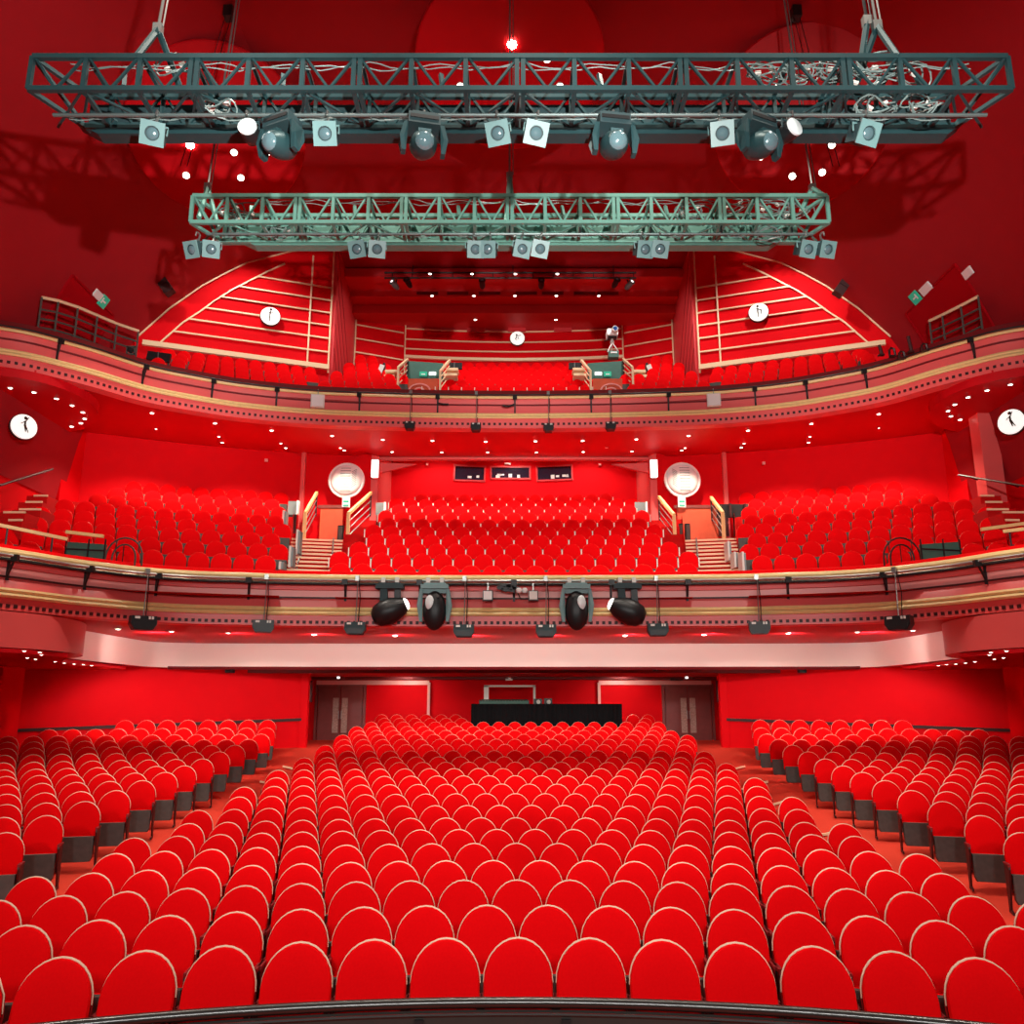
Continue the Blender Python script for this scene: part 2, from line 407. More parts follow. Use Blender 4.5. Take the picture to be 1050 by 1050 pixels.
for d, z in ((.09, 4.90), (.10, 4.80)): mb.tube(offs(DC, DN, d, z), .05, 6)
struct('trim_dress_gold', mb, WOOD, True)
struct('trim_dress_slots', dots(DC, DN, .055, 4.60, .145, .07), FRAME)
DCY = -3.0; DR0 = 24.12; DDR = 1.15; DZ0 = 5.16; DDZ = .49
for nm, a0, a1 in (('centre', -10.3, 10.3), ('left', -38, -13.4), ('right', 13.4, 38)):
    tier('floor_dress_' + nm, DCY, DR0, DDR, 10, DZ0, DDZ, a0, a1, STEPRED, lead=1.0)
for sgn, nm in ((1, 'left'), (-1, 'right')):        # low aisle floor between the tiers and the cheeks of the tiers
    mb = MB(); mb.grid([[(-sgn * r * sin(radians(a)), DCY + r * cos(radians(a)), 4.9) for a in (10.2, 13.5)] for r in (23.7, 33.4)], flip=sgn > 0)
    for a in (10.3, 13.4): mb.grid([[(-sgn * r * sin(radians(a)), DCY + r * cos(radians(a)), z) for r in (23.7, 33.3)] for z in (4.9, 5.1)]); mb.add([(-sgn * r * sin(radians(a)), DCY + r * cos(radians(a)), z) for r, z in ((23.7, 5.0), (33.3, 5.0), (33.3, 9.5), (32.2, 9.0), (24.2, 5.3))], [(0, 1, 2, 3, 4)])
    struct('floor_dress_aisle_' + nm, mb, STEPRED)
# dress soffit, pale bulkhead and low rear ceiling of the stalls
COVEC = [(-10.5, 19.6), (-10.45, 22.4), (-10.35, 24.3), (-9.9, 24.95), (-9.0, 25.2), (-6, 25.3), (0, 25.35), (6, 25.3), (9.0, 25.2), (9.9, 24.95), (10.35, 24.3), (10.45, 22.4), (10.5, 19.6)]
pts = [Vector((p[0] + n[0] * -.2, p[1] + n[1] * -.2, 4.505)) for p, n in zip(DC, DN)]
mb = MB(); poly = pts + [Vector((14.4, 14.2, 4.505)), Vector((14.4, 25.6, 4.505)), Vector((-14.4, 25.6, 4.505)), Vector((-14.4, 14.2, 4.505))]
mb.prism(poly, (0, 0, .12)); struct('ceiling_stalls_front', mb, SOFFIT)
CV = catmull(COVEC, 8)
mb = MB(); mb.grid([[Vector((x, y, z)) for x, y in CV] for z in (3.80, 4.50)], flip=True); struct('trim_bulkhead', mb, COVE, True)
mb = MB(); poly = [Vector((x, y + .02, 3.80)) for x, y in CV] + [Vector((14.4, 19.6, 3.80)), Vector((14.4, 34.2, 3.80)), Vector((-14.4, 34.2, 3.80)), Vector((-14.4, 19.6, 3.80))]
mb.prism(poly, (0, 0, .1)); struct('ceiling_stalls_rear', mb, SOFFIT)
mb = MB(); mb.tube([Vector((x, y - .03, 3.79)) for x, y in CV if y > 24.9], .05, 6); mb.box((0, 26.3, 3.74), (20, .25, .1)); struct('trim_bulkhead_edge', mb, DARKRED)
# rounded drums below the dress circle ends
for sgn, nm in ((1, 'left'), (-1, 'right')):
    c = Vector((sgn * -12.1, 18.2, 0)); mb = MB()
    mb.lathe([(2.75, 3.80), (2.75, 4.49)], 40, Matrix.Translation(c)); struct('wall_drum_' + nm, mb, PINK, True)
    # low soffit over the side stalls, carries the drum's downlights
    poly = [Vector((sgn * x, y, 3.70)) for x, y in ((-9.35, 18.2), (-9.6, 16.9), (-10.3, 16.1), (-14.3, 15.6), (-14.3, 24.8), (-11.6, 24.6), (-10.6, 23.8), (-10.5, 20.2))]
    if sgn < 0: poly = poly[::-1]
    struct('ceiling_drum_' + nm, MB().prism(poly, (0, 0, .08)), SOFFIT)
    # round ended canopy below the balcony soffit
    cp = [(-14.35, 20.75), (-13.45, 21.0), (-12.72, 21.4), (-12.22, 22.1), (-12.05, 23.0), (-12.35, 24.2), (-13.1, 25.2), (-13.9, 25.7), (-14.35, 25.8)]
    cp = catmull(cp, 5); poly = [Vector((sgn * x, y, 11.12)) for x, y in cp]
    if sgn < 0: poly = poly[::-1]
    struct('ceiling_canopy_' + nm, MB().prism(poly, (0, 0, .30)), SOFFIT)

# dress circle back walls
mb = MB(); RB = 33.4
for sgn, nm in ((1, 'left'), (-1, 'right')):
    A = [radians(t) for t in (8.8, 11, 13, 16, 19, 22, 25.9)]
    mb = MB(); mb.grid([[(sgn * -RB * sin(a), DCY + RB * cos(a), z) for a in A] for z in (7.5, 11.75)], flip=sgn > 0)
    struct('wall_dress_rear_' + nm, mb, WALL, True)
    a = A[0]; x0, y0 = RB * sin(a), DCY + RB * cos(a)
    struct('wall_recess_' + nm, MB().box((sgn * -x0 * .985, (y0 + 33.4) / 2, 9.9), (.25, 33.4 - y0 + .2, 6.0)), PINK)
    b = radians(13.1); struct('trim_dress_pier_' + nm, MB().box((sgn * -RB * sin(b) * .99, (DCY + RB * cos(b)) - .08, 9.8), (.14, .14, 4.0)), PINK)
    # corner to the leaning side wall
    q = A[-1]
    struct('wall_corner_' + nm, MB().box((sgn * -14.45, 26.6, 8.5), (.5, 1.2, 6.6)), WALL)
struct('wall_recess_rear', MB().box((0, 33.3, 10.5), (11, .2, 5.2)), WALL)
mb = MB(); mb.box((0, 30.2, 12.2), (9.9, .24, 1.3)); mb.box((0, 30.05, 11.72), (9.9, .1, .2)); mb.box((0, 30.1, 11.52), (9.9, .2, .08)); struct('trim_recess_beam', mb, PINK)
struct('ceiling_recess', MB().box((0, 31.9, 12.92), (10.2, 3.2, .12)), WALL)
for sgn, nm in ((1, 'left'), (-1, 'right')):
    struct('trim_recess_gusset_' + nm, MB().prism([(sgn * -4.95, 30.3, 11.45), (sgn * -4.95, 30.3, 11.05), (sgn * -3.6, 30.5, 11.45)], (0, .12, 0)), PINK)
# right and left piers by the dress circle side stairs
struct('column_right', MB().box((at_y(1018, 480, 24.0).x, 24.2, 8.6), (.55, .5, 6.2)), PINK)

# stalls rear walls
for sgn, nm in ((1, 'left'), (-1, 'right')):
    a, b = Vector((sgn * -6.33, 27.0, 0)), Vector((sgn * -13.6, 23.4, 0)); d = (b - a).normalized(); n = Vector((-d.y, d.x, 0)); n = n if n.y > 0 else -n
    struct('wall_stalls_rear_' + nm, MB().prism([a, b, b + Vector((0, 0, 4)), a + Vector((0, 0, 4))], n * .2), WALL)
    mb = MB(); p = a - n * .03; q = b - n * .03
    mb.bar(p + Vector((0, 0, 2.33)), q + Vector((0, 0, 2.07)), .05, .085); struct('trim_dado_' + nm, mb, FRAME)
    struct('wall_stalls_return_' + nm, MB().prism([a, Vector((sgn * -7.75, 33.5, 0)), Vector((sgn * -7.75, 33.5, 4)), a + Vector((0, 0, 4))], (sgn * -.15, 0, 0)), WALL)
    struct('trim_stalls_corner_' + nm, MB().box((sgn * -6.42, 26.98, 2), (.22, .22, 4)), WALL)
    struct('trim_lobby_post_' + nm, MB().box((sgn * -6.62, 27.9, 1.7), (.07, .07, 2.2)), DARKRED)
    struct('wall_stalls_side_' + nm, MB().prism([Vector((sgn * -13.3, 6, -.5)), Vector((sgn * -13.45, 23.5, -.5)), Vector((sgn * -13.45, 23.5, 4.4)), Vector((sgn * -13.3, 6, 4.4))], (sgn * -.2, 0, 0)), WALL)
    struct('column_stalls_' + nm, MB().box((sgn * -13.25, 22.6, 2.2), (.6, 1.0, 4.4)), WALL)
    # pale architrave over the rear doors
    x0, x1 = at_y(325, 700, 33.3).x, at_y(440, 700, 33.3).x
    z = at_y(400, 700, 33.3).z
    struct('trim_architrave_' + nm, MB().box((sgn * (x0 + x1) / 2, 33.28, z), (x1 - x0, .10, .16)).box((sgn * x1, 33.28, z - 1.3), (.10, .10, 2.6)), PALEPINK)
struct('wall_stalls_rear', MB().box((0, 33.5, 2.3), (17, .2, 4.4)), WALL)
struct('trim_rear_lintel', MB().box((0, 32.9, 3.755), (15.4, .9, .085)), DARKRED)

# ------------------------------------------------------------------ THEATRE SEATS
def seat_back_outline(n, w=.252, straight=.285, arch=.285, top=True):
    """(s, t) along the back plane, from bottom right round the arch to bottom left"""
    o = [(w * .97, 0.0), (w, straight * .55)]
    o += [(w * cos(pi * k / n), straight + arch * sin(pi * k / n)) for k in range(n + 1)]
    o += [(-w, straight * .55), (-w * .97, 0.0)]
    return o
BB = Vector((0, -.058, .432)); BU = Vector((0, .36, 1)).normalized(); BN_ = Vector((0, -1, .36)).normalized()   # back plane base, up, front normal
def bp(s, t, d): return BB + Vector((s, 0, 0)) + BU * t + BN_ * d
def back_cushion(n):
    mb = MB(); o = seat_back_outline(n); cx, cy = 0, .26
    def sc(k): return [(cx + (s - cx) * k, cy + (t - cy) * k) for s, t in o]
    rings = [[bp(s, t, -.03) for s, t in sc(.97)], [bp(s, t, .0) for s, t in sc(1.0)], [bp(s, t, .022) for s, t in sc(.96)], [bp(s, t, .036) for s, t in sc(.82)], [bp(s, t, .046) for s, t in sc(.5)]]
    rings = [r + [r[0]] for r in rings]; mb.grid(rings)
    b = len(mb.v); mb.v.append(bp(0, .26, .048)); W = len(rings[0])
    for k in range(W - 1): mb.f.append((b - W + k, b - W + k + 1, b)); mb.m.append(0)
    return mb
def back_shell(n):
    mb = MB(); o = seat_back_outline(n, .250, .285, .280)
    mb.grid([[bp(s, t, -.028) for s, t in o + [o[0]]], [bp(s, t, -.065) for s, t in o + [o[0]]]])
    mb.add([bp(s, t, -.065) for s, t in o], [tuple(range(len(o)))]); return mb
def back_piping(n, r=.0095, m=6):
    mb = MB(); o = seat_back_outline(n, .253, .285, .289)[2:-2]
    mb.tube([bp(s, t, -.024) for s, t in o], [r * (.55 + .85 * sin(pi * k / (len(o) - 1))) for k in range(len(o))], m); return mb
def pan(front, y0, w, mi=0):
    y0 -= .09
    """tipped-up seat: rounded tray, front faces the stage"""
    mb = MB(); o = []
    z0, z1 = .13, .495
    for x, z in ((-w, z1), (-w * .97, z0 + .05), (-w * .85, z0), (w * .85, z0), (w * .97, z0 + .05), (w, z1)): o.append((x, z))
    tilt = .10
    f = lambda x, z, y: Vector((x, y + (z - z0) * tilt * .6, z))
    a = [f(x, z, y0) for x, z in o]; b = [f(x * .95, z0 + (z - z0) * (.985 if z > .3 else 1) + (.01 if z < .3 else 0), y0 - front) for x, z in o]
    mb.grid([a + [a[0]], b + [b[0]]], mi)
    mb.add(b, [tuple(range(len(b)))], mi); mb.add(a, [tuple(reversed(range(len(a))))], mi)
    return mb
def side_frame(sx):
    mb = MB(); x = sx * .252
    poly = [(x - .011, .10, 0), (x - .011, -.13, 0), (x - .011, -.13, .035), (x - .011, -.03, .05), (x - .011, -.20, .56), (x - .011, -.19, .60), (x - .011, .10, .58), (x - .011, .08, .05), (x - .011, .10, .035)]
    mb.prism(poly, (.022, 0, 0)); return mb
def armrest(sx):
    return MB().box((sx * .252, -.05, .605), (.036, .27, .025)).box((sx * .252, -.188, .595), (.030, .012, .05))
SM = dict(backrest=back_cushion(14).mesh('backrest', VELVET, True), back_shell=back_shell(14).mesh('back_shell', SHELL, True), piping=back_piping(14).mesh('piping', PIPING, True),
          seat_cushion=pan(.05, .010, .225).mesh('seat_cushion', VELVET), seat_pan=pan(.045, -.045, .228).mesh('seat_pan', SEATGREY))
SL = [side_frame(s).mesh('side_frame', FRAME) for s in (-1, 1)]
SA = [armrest(s).mesh('armrest', SHELL) for s in (-1, 1)]
class Spot:      # one seat place: floor position, facing angle, row/index wording
    pass
places = []
def add_place(x, y, z, a, block, row, k, side=None, outer=0):
    p = Spot(); p.x, p.y, p.z, p.a, p.block, p.row, p.k, p.side = x, y, z, a, block, row, k, side
    p.px = proj((x, y, z + SEAT_H)); p.r = random.random(); places.append(p); return p
PITCH = .53
extra = []
# centre block of the stalls
for i, zt in enumerate(ROWTOP):
    r = 6.94 + 1.1345 * i - RC - .13; half = 5.05 if i < 16 else 5.2 - .05 * (i - 16)
    o = .03 + (0 if i % 2 == 0 else PITCH / 2)
    ks = [k for k in range(-14, 15) if abs(k * PITCH + o) < half]
    row = []
    for k in ks:
        a = (k * PITCH + o) / r; x, y = r * sin(a), r * cos(a) + RC
        if i >= 21 and -1.75 < x < 4.0: continue
        q = proj((x, y, zt)); 
        if not (-34 < q[0] < 1084):
            if -260 < q[0] < 1310: extra.append((x, y, zt - SEAT_H, a * .3))
            continue
        row.append((x, y, zt - SEAT_H, a))
    for j, (x, y, z, a) in enumerate(row): add_place(x, y, z, a * .3, 'centre', i, j)
# side blocks
for sgn, side in ((1, 'left'), (-1, 'right')):
    for i, (ya, zt) in enumerate(SIDE):
        x0 = 6.62 + (.12 if i == 12 else .35 if i == 13 else 0); r = hypot(x0, ya - RC) - .13; a0 = asin(x0 / r)
        k = 0
        while True:
            a = a0 + k * PITCH / r; x, y = r * sin(a), r * cos(a) + RC; k += 1
            lim = 12.9 if i < 12 else (11.9 if i == 12 else 10.6)
            if x > lim or y < 3: break
            # the rear wall runs forward on the outside
            if y > 27.0 + (x - 6.33) * -.495 - .45: break
            q = proj((-sgn * x, y, zt))
            if not (-30 < q[0] < 1080):
                if not (-260 < q[0] < 1310): break
                extra.append((-sgn * x, y, zt - SEAT_H, -sgn * a * .75)); continue
            add_place(-sgn * x, y, zt - SEAT_H, -sgn * a * .75, 'side', i, k - 1, side)
stalls = list(places)
stalls.sort(key=lambda p: p.px[2])
near = [p for p in stalls if p.px[1] < 1065][:300]
nearset = set(id(p) for p in near)
def place_seat(p):
    if p.block == 'centre':
        label = 'red stalls seat with pale piping, %s row from the stage, %s seat from the left' % (ORD[p.row], ORD[p.k])
    else:
        label = 'red tip-up seat in %s side block, %s row from its front, %s from the aisle' % (p.side, ORD[p.row], ORD[p.k])
    t = thing('theatre_chair', label, 'seat', (p.x, p.y, p.z), (0, 0, -p.a), 'red tip-up seats of the stalls')
    b = link('backrest', SM['backrest'], t); link('back_shell', SM['back_shell'], b); link('piping', SM['piping'], b)
    link('seat_cushion', SM['seat_cushion'], t); link('seat_pan', SM['seat_pan'], t)
    for q, r in zip(SL, SA):
        f = link('side_frame', q, t)
        if p.block != 'centre' or p.row < 6: link('armrest', r, f)
near.sort(key=lambda p: (p.block, p.side or '', p.row, p.k))
for p in near: place_seat(p)

# every further seat of the house goes into one object
rest = MB()
LOWB, LOWP, LOWS, LOWC, LOWQ = back_cushion(8), back_piping(8, .008, 4), back_shell(8), pan(.05, .010, .225), pan(.045, -.045, .228)
def tick():
    mb = MB()
    for s in (-1, 1): mb.box((s * .262, -.20, .62), (.028, .02, .24))
    return mb
TICKM = tick()
def stamp(x, y, z, a, ticks=False, piping=True, w=1.0):
    M = Matrix.Translation((x, y, z)) @ Matrix.Rotation(-a, 4, 'Z') @ Matrix.Diagonal((w, 1, 1, 1))
    for src, mi in ((LOWB, 0), (LOWP, 1 if piping else 5), (LOWS, 2), (LOWC, 0), (LOWQ, 3)) + (((TICKM, 4),) if ticks else ()):
        b = len(rest.v); rest.v += [M @ v for v in src.v]
        for f in src.f: rest.f.append(tuple(b + i for i in f)); rest.m.append(mi)
for p in stalls:
    if id(p) not in nearset and p.px[1] < 1065: stamp(p.x, p.y, p.z, p.a)
for e in extra: stamp(*e)
# dress circle
for i in range(10):
    r = DR0 + DDR * i - .1; z = DZ0 + DDZ * i
    o = PITCH / 2 if i % 2 else 0
    for k in range(-9, 10):
        x = k * PITCH + o
        if abs(x) > 4.45 + (.1 if i < 3 else 0): continue
        if i > 8 and abs(x) > 3.7: continue
        a = x / r; stamp(r * sin(a), r * cos(a) + DCY, z, a, True, False)
for sgn in (1, -1):
    for i in range(9):
        r = DR0 + DDR * i - .1; z = DZ0 - .20 + (DDZ + .028) * i; k = 0
        a0 = radians(13.8 if i < 6 else 14.2) + (PITCH / r / 2 if i % 2 else 0)
        while True:
            a = a0 + k * PITCH / r; x, y = r * sin(a), r * cos(a) + DCY; k += 1
            if x > 12.6 + min(i, 3) * .2 - max(0, i - 5) * .15: break
            if i == 8 and (x < 8.0 and k > 2): continue
            cp, cn = on_curve(DC, DN, -sgn * x if abs(x) < 10.8 else -sgn * 10.8)
            if abs(x) < 10.8 and y < cp.y + .55: break
            q = proj((-sgn * x, y, z + .97))
            if not (-25 < q[0] < 1075): break
            stamp(-sgn * x, y, z, -sgn * a, False, False)
# upper balcony
BP = .455
for i in range(7):
    r = BR0 + BDR * i; z = BZ0 + BDZ * i
    o = BP / 2 if i % 2 else 0
    wid = 3.05 if i > 2 else 3.35 - .1 * i
    for k in range(-9, 10):
        x = k * BP + o
        if abs(x) > wid - (.25 if i > 3 else 0): continue
        a = x / r; stamp(r * sin(a), r * cos(a) + BCY, z, a, i < 2, False, .87)
for sgn in (1, -1):
    for i in range(7):
        r = BR0 + BDR * i - .35; z = BZ0 + BDZ * i
        x = 3.95 + (.22 if i % 2 else 0) + max(0, i - 2) * .42
        lim = 6.3
        while x < lim:
            a = x / r; xx, yy = r * sin(a), r * cos(a) + BCY
            stamp(-sgn * xx, yy, z, -sgn * a, False, False, .87)
            x += BP
for sgn in (1, -1):
    for j in range(4):
        x = 6.95 + (BP / 2 if j % 2 else 0)
        while x < 11.9 - (3 - j) * .25:
            cp, cn = on_curve(BC, BN, -sgn * x); y0, y1 = cp.y + 1.0, panel_y(x) - .42
            if y1 - y0 > .8 * (3 - j) * .5 or j == 3:
                stamp(-sgn * x, y0 + (y1 - y0) * j / 3, 12.2 + .43 * j, -sgn * .33, False, False, .87)
            x += BP * .96
ob = rest.build('theatre_chairs', [VELVET, PIPING, SHELL, SEATGREY, TICK, SEATEDGE], smooth=True)
ob['kind'] = 'stuff'; tag(ob, 'the many smaller red seats: rear stalls rows, dress circle and upper balcony', 'seats', 'red tip-up seats of the house')

# ------------------------------------------------------------------ STALLS: pit rail, control desk, doors
def arc(R, a0, a1, n, z, c=RC): return [Vector((R * sin(radians(a0 + (a1 - a0) * k / n)), c + R * cos(radians(a0 + (a1 - a0) * k / n)), z)) for k in range(n + 1)]
R0 = 6.44 - RC
t = thing('pit_rail', 'curved polished black rail in front of the first stalls row', 'railing', (0, 6.44, 0), world=True)
MB().tube(arc(R0, -34, 34, 50, .70), .035, 10).build('handrail', RIM, t, True)
MB().tube(arc(R0 - .03, -34, 34, 50, .635), .012, 6).build('edge_trim', RIM, t, True)
mb = MB(); mb.grid([arc(R0 - .02, -34, 34, 40, z) for z in (-.55, .64)]); mb.grid([arc(R0 + .05, -34, 34, 40, z) for z in (-.55, .64)], flip=True); mb.build('front_panel', GROUND, t, True)
for k in range(-5, 6):
    a = radians(k * 6.2 + 2.2); p = Vector(((R0 - .03) * sin(a), RC + (R0 - .03) * cos(a), .3))
    MB().box(p, (.06, .03, .62), Matrix.Rotation(-a, 3, 'Z')).build('post', BLACK, t)

# control position
zt = 2.80; yF = 31.0; x0, x1 = at_y(484, 722, yF).x, at_y(636.5, 722, yF).x; zf = 1.30
t = thing('control_table', 'long table under a pleated black drape behind the last rows', 'table', ((x0 + x1) / 2, yF + .4, zf), world=True)
MB().box(((x0 + x1) / 2, yF + .42, zt - .02), (x1 - x0 - .05, .8, .04)).build('tabletop', BLACK, t)
for sx in (x0 + .15, x1 - .15):
    for yy in (yF + .1, yF + .72): MB().box((sx, yy, (zf + zt) / 2), (.06, .06, zt - zf - .04)).build('leg', BLACK, t)
mb = MB(); N = 150; path = []
for k in range(N + 1):
    x = x0 - .03 + (x1 - x0 + .06) * k / N; path.append((x, yF - .03 - .055 * abs(sin(k * .62 + .6 * sin(k * .31)))))
L = [(x0 - .03, yF + .85)] + path + [(x1 + .03, yF + .85)]
mb.grid([[Vector((x, y, zt + .012)) for x, y in L], [Vector((x, y - .02, zf + .1)) for x, y in L]], flip=True)
mb.add([(x0 - .03, yF + .85, zt + .012), (x0 - .03, yF - .03, zt + .012), (x1 + .03, yF - .03, zt + .012), (x1 + .03, yF + .85, zt + .012)], [(0, 1, 2, 3)])
mb.build('drape', BLACKCLOTH, t, True)
# mixing console in its flight case, opened lid behind
cx0, cx1 = at_y(493, 720, yF + .3).x, at_y(541, 720, yF + .3).x; cw = cx1 - cx0; cc = (cx0 + cx1) / 2
t = thing('mixing_console', 'grey mixing console lying on the black draped table', 'console', (cc, yF + .3, zt + .012), world=True)
R = Matrix.Rotation(radians(12), 3, 'X')
MB().box((cc, yF + .34, zt + .075), (cw, .5, .09), R).build('console_body', GREYGREEN, t)
MB().box((cc, yF + .10, zt + .06), (cw + .06, .04, .11)).build('front_edge', GREYGREEN, t)
mb = MB()
for k in range(16): mb.box((cc - cw / 2 + cw * (k + .5) / 16, yF + .28, zt + .115), (.018, .03, .014), R)
mb.build('fader_knobs', OFFWHITE, t)
for s in (-1, 1): MB().box((cc + s * (cw / 2 + .035), yF + .3, zt + .08), (.035, .5, .13)).build('end_cheek', BLACK, t)
fx0, fx1 = at_y(497, 705, yF + .62).x, at_y(548.5, 705, yF + .62).x; fz = at_y(520, 702.5, yF + .62).z
t = thing('display_stand', 'silver open rectangular frame standing behind the mixing console', 'frame', ((fx0 + fx1) / 2, yF + .62, zt + .012), world=True)
MB().box((fx0 + .06, yF + .62, (fz + zt) / 2), (.17, .06, fz - zt - .02)).build('upright', WHITE, t)
MB().box((fx1 - .02, yF + .62, (fz + zt) / 2), (.08, .06, fz - zt - .02)).build('upright', OFFWHITE, t)
MB().box(((fx0 + fx1) / 2, yF + .62, fz - .035), (fx1 - fx0 + .04, .06, .07)).build('top_bar', OFFWHITE, t)
for i, px in enumerate((551.5, 562)):
    p = at_y(px, 717, yF + .3)
    t = thing('desk_speaker', ('small black box with a white cone, beside the mixing console', 'small black box with a white cone, further from the mixing console')[i], 'speaker', (p.x, yF + .3, zt + .012), world=True)
    MB().box((p.x, yF + .33, zt + .10), (.29, .2, .18 + .03 * i)).build('cabinet', BLACK, t)
    MB().lathe([(.075, 0), (.06, .03), (.03, .035), (0, .04)], 14, Matrix.Translation((p.x + .02, yF + .225, zt + .08)) @ Matrix.Rotation(pi / 2, 4, 'X')).build('cone', OFFWHITE, t, True)
# rear doors
def double_door(n, px0, px1, py, lbl):
    a, b = at_y(px0, py, 33.36), at_y(px1, py, 33.36); zt_ = a.z; z0 = 1.42; w = (b.x - a.x)
    t = thing('double_door', lbl, 'door', ((a.x + b.x) / 2, 33.36, z0), world=True); t.name = 'door_%d' % n; t['kind'] = 'structure'
    for s in (-1, 1):
        xc = (a.x + b.x) / 2 + s * w / 4
        leaf = MB().box((xc, 33.36, (z0 + zt_) / 2), (w / 2 - .02, .05, zt_ - z0)).build('door_leaf', DOORWOOD, t)
        MB().box((xc - s * (w / 4 - .17), 33.325, (z0 + zt_) / 2 - .05), (.22, .02, (zt_ - z0) * .62)).build('vision_panel', GLASS, t)
        MB().box((xc - s * (w / 4 - .05), 33.31, z0 + 1.0), (.03, .05, .3)).build('pull_handle', STEEL, t)
    mb = MB()
    for x in (a.x - .06, b.x + .06): mb.box((x, 33.34, (z0 + zt_) / 2), (.09, .12, zt_ - z0 + .1))
    mb.box(((a.x + b.x) / 2, 33.34, zt_ + .05), (w + .2, .12, .09)); mb.build('door_frame', DOORWOOD, t)
    return t
double_door(1, 327, 373, 703.5, 'double doors with mottled glass panels at the rear left of the stalls')
double_door(2, 681, 728, 703.5, 'dark double doors with mottled glass panels at the rear right of the stalls')
# small wall sockets and door signs, fire point
for px, py, lbl in ((304, 757, 'small white wall socket beside the left rear doors'), (750, 755.5, 'small white wall socket beside the right rear doors')):
    p = at_y(px, py, 26.88); R = Matrix.Rotation(radians(-26 if px > 500 else 26), 3, 'Z')
    o = MB().box((0, 0, 0), (.14, .05, .13), R).box((0, -.03, 0), (.07, .03, .07), R).build('wall_socket', WHITE, loc=(p.x + (.0), p.y - .06 + (.0), p.z)); o.location = p; tag(o, lbl, 'socket')
for px, lbl, m in ((349, 'small lit exit sign above the left rear doors', WHITE), (706, 'small lit exit sign above the right rear doors', WHITE)):
    p = at_y(px, 694.5, 32.3); t = thing('exit_sign', lbl, 'sign', (p.x, 32.3, p.z), world=True)
    MB().box((p.x, 32.32, p.z), (.30, .05, .14)).build('sign_box', DOORWOOD, t); MB().box((p.x - .07, 32.29, p.z - .01), (.10, .02, .08)).build('lit_face', LIT, t)
for px, py, lbl in ((336, 692.5, 'white and red strip lamp over the left rear doors'), (696, 697, 'dark strip lamp over the right rear doors')):
    p = at_y(px, py, 32.3); o = MB().box((0, 0, 0), (.3, .06, .05)).box((-.24, 0, .02), (.16, .08, .09)).build('strip_lamp', WHITE if px < 500 else FRAME, loc=(0, 0, 0)); o.location = p; tag(o, lbl, 'lamp')
for px, sgn in ((318, 1), (737, -1)):
    p = at_y(px, 709, 28.2); t = thing('column_speaker', 'slim grey column speaker by the %s rear doors' % ('left' if sgn > 0 else 'right'), 'speaker', (p.x, 28.2, p.z), world=True)
    MB().box(p, (.14, .12, .68)).build('cabinet', FRAME, t); MB().box(p - Vector((0, .065, 0)), (.10, .015, .60)).build('grille', SEATGREY, t)
# aisle nosings
nos = []
for sgn, side in ((1, 'left'), (-1, 'right')):
    for j, r in enumerate((14.6, 17.4, 20.3, 23.3, 25.4, 27.4)):
        a0, a1 = asin(5.35 / r), asin(6.2 / r)
        P = [Vector((-sgn * r * sin(a0 + (a1 - a0) * k / 4), RC + r * cos(a0 + (a1 - a0) * k / 4), 0)) for k in range(5)]
        for p in P: p.z = floor_z(p.x, p.y) + .03
        mb = MB()
        for a, b in zip(P, P[1:]): mb.bar(a, b, .09, .04)
        struct('trim_aisle_%s_%d' % (side, j + 1), mb, CREAM)

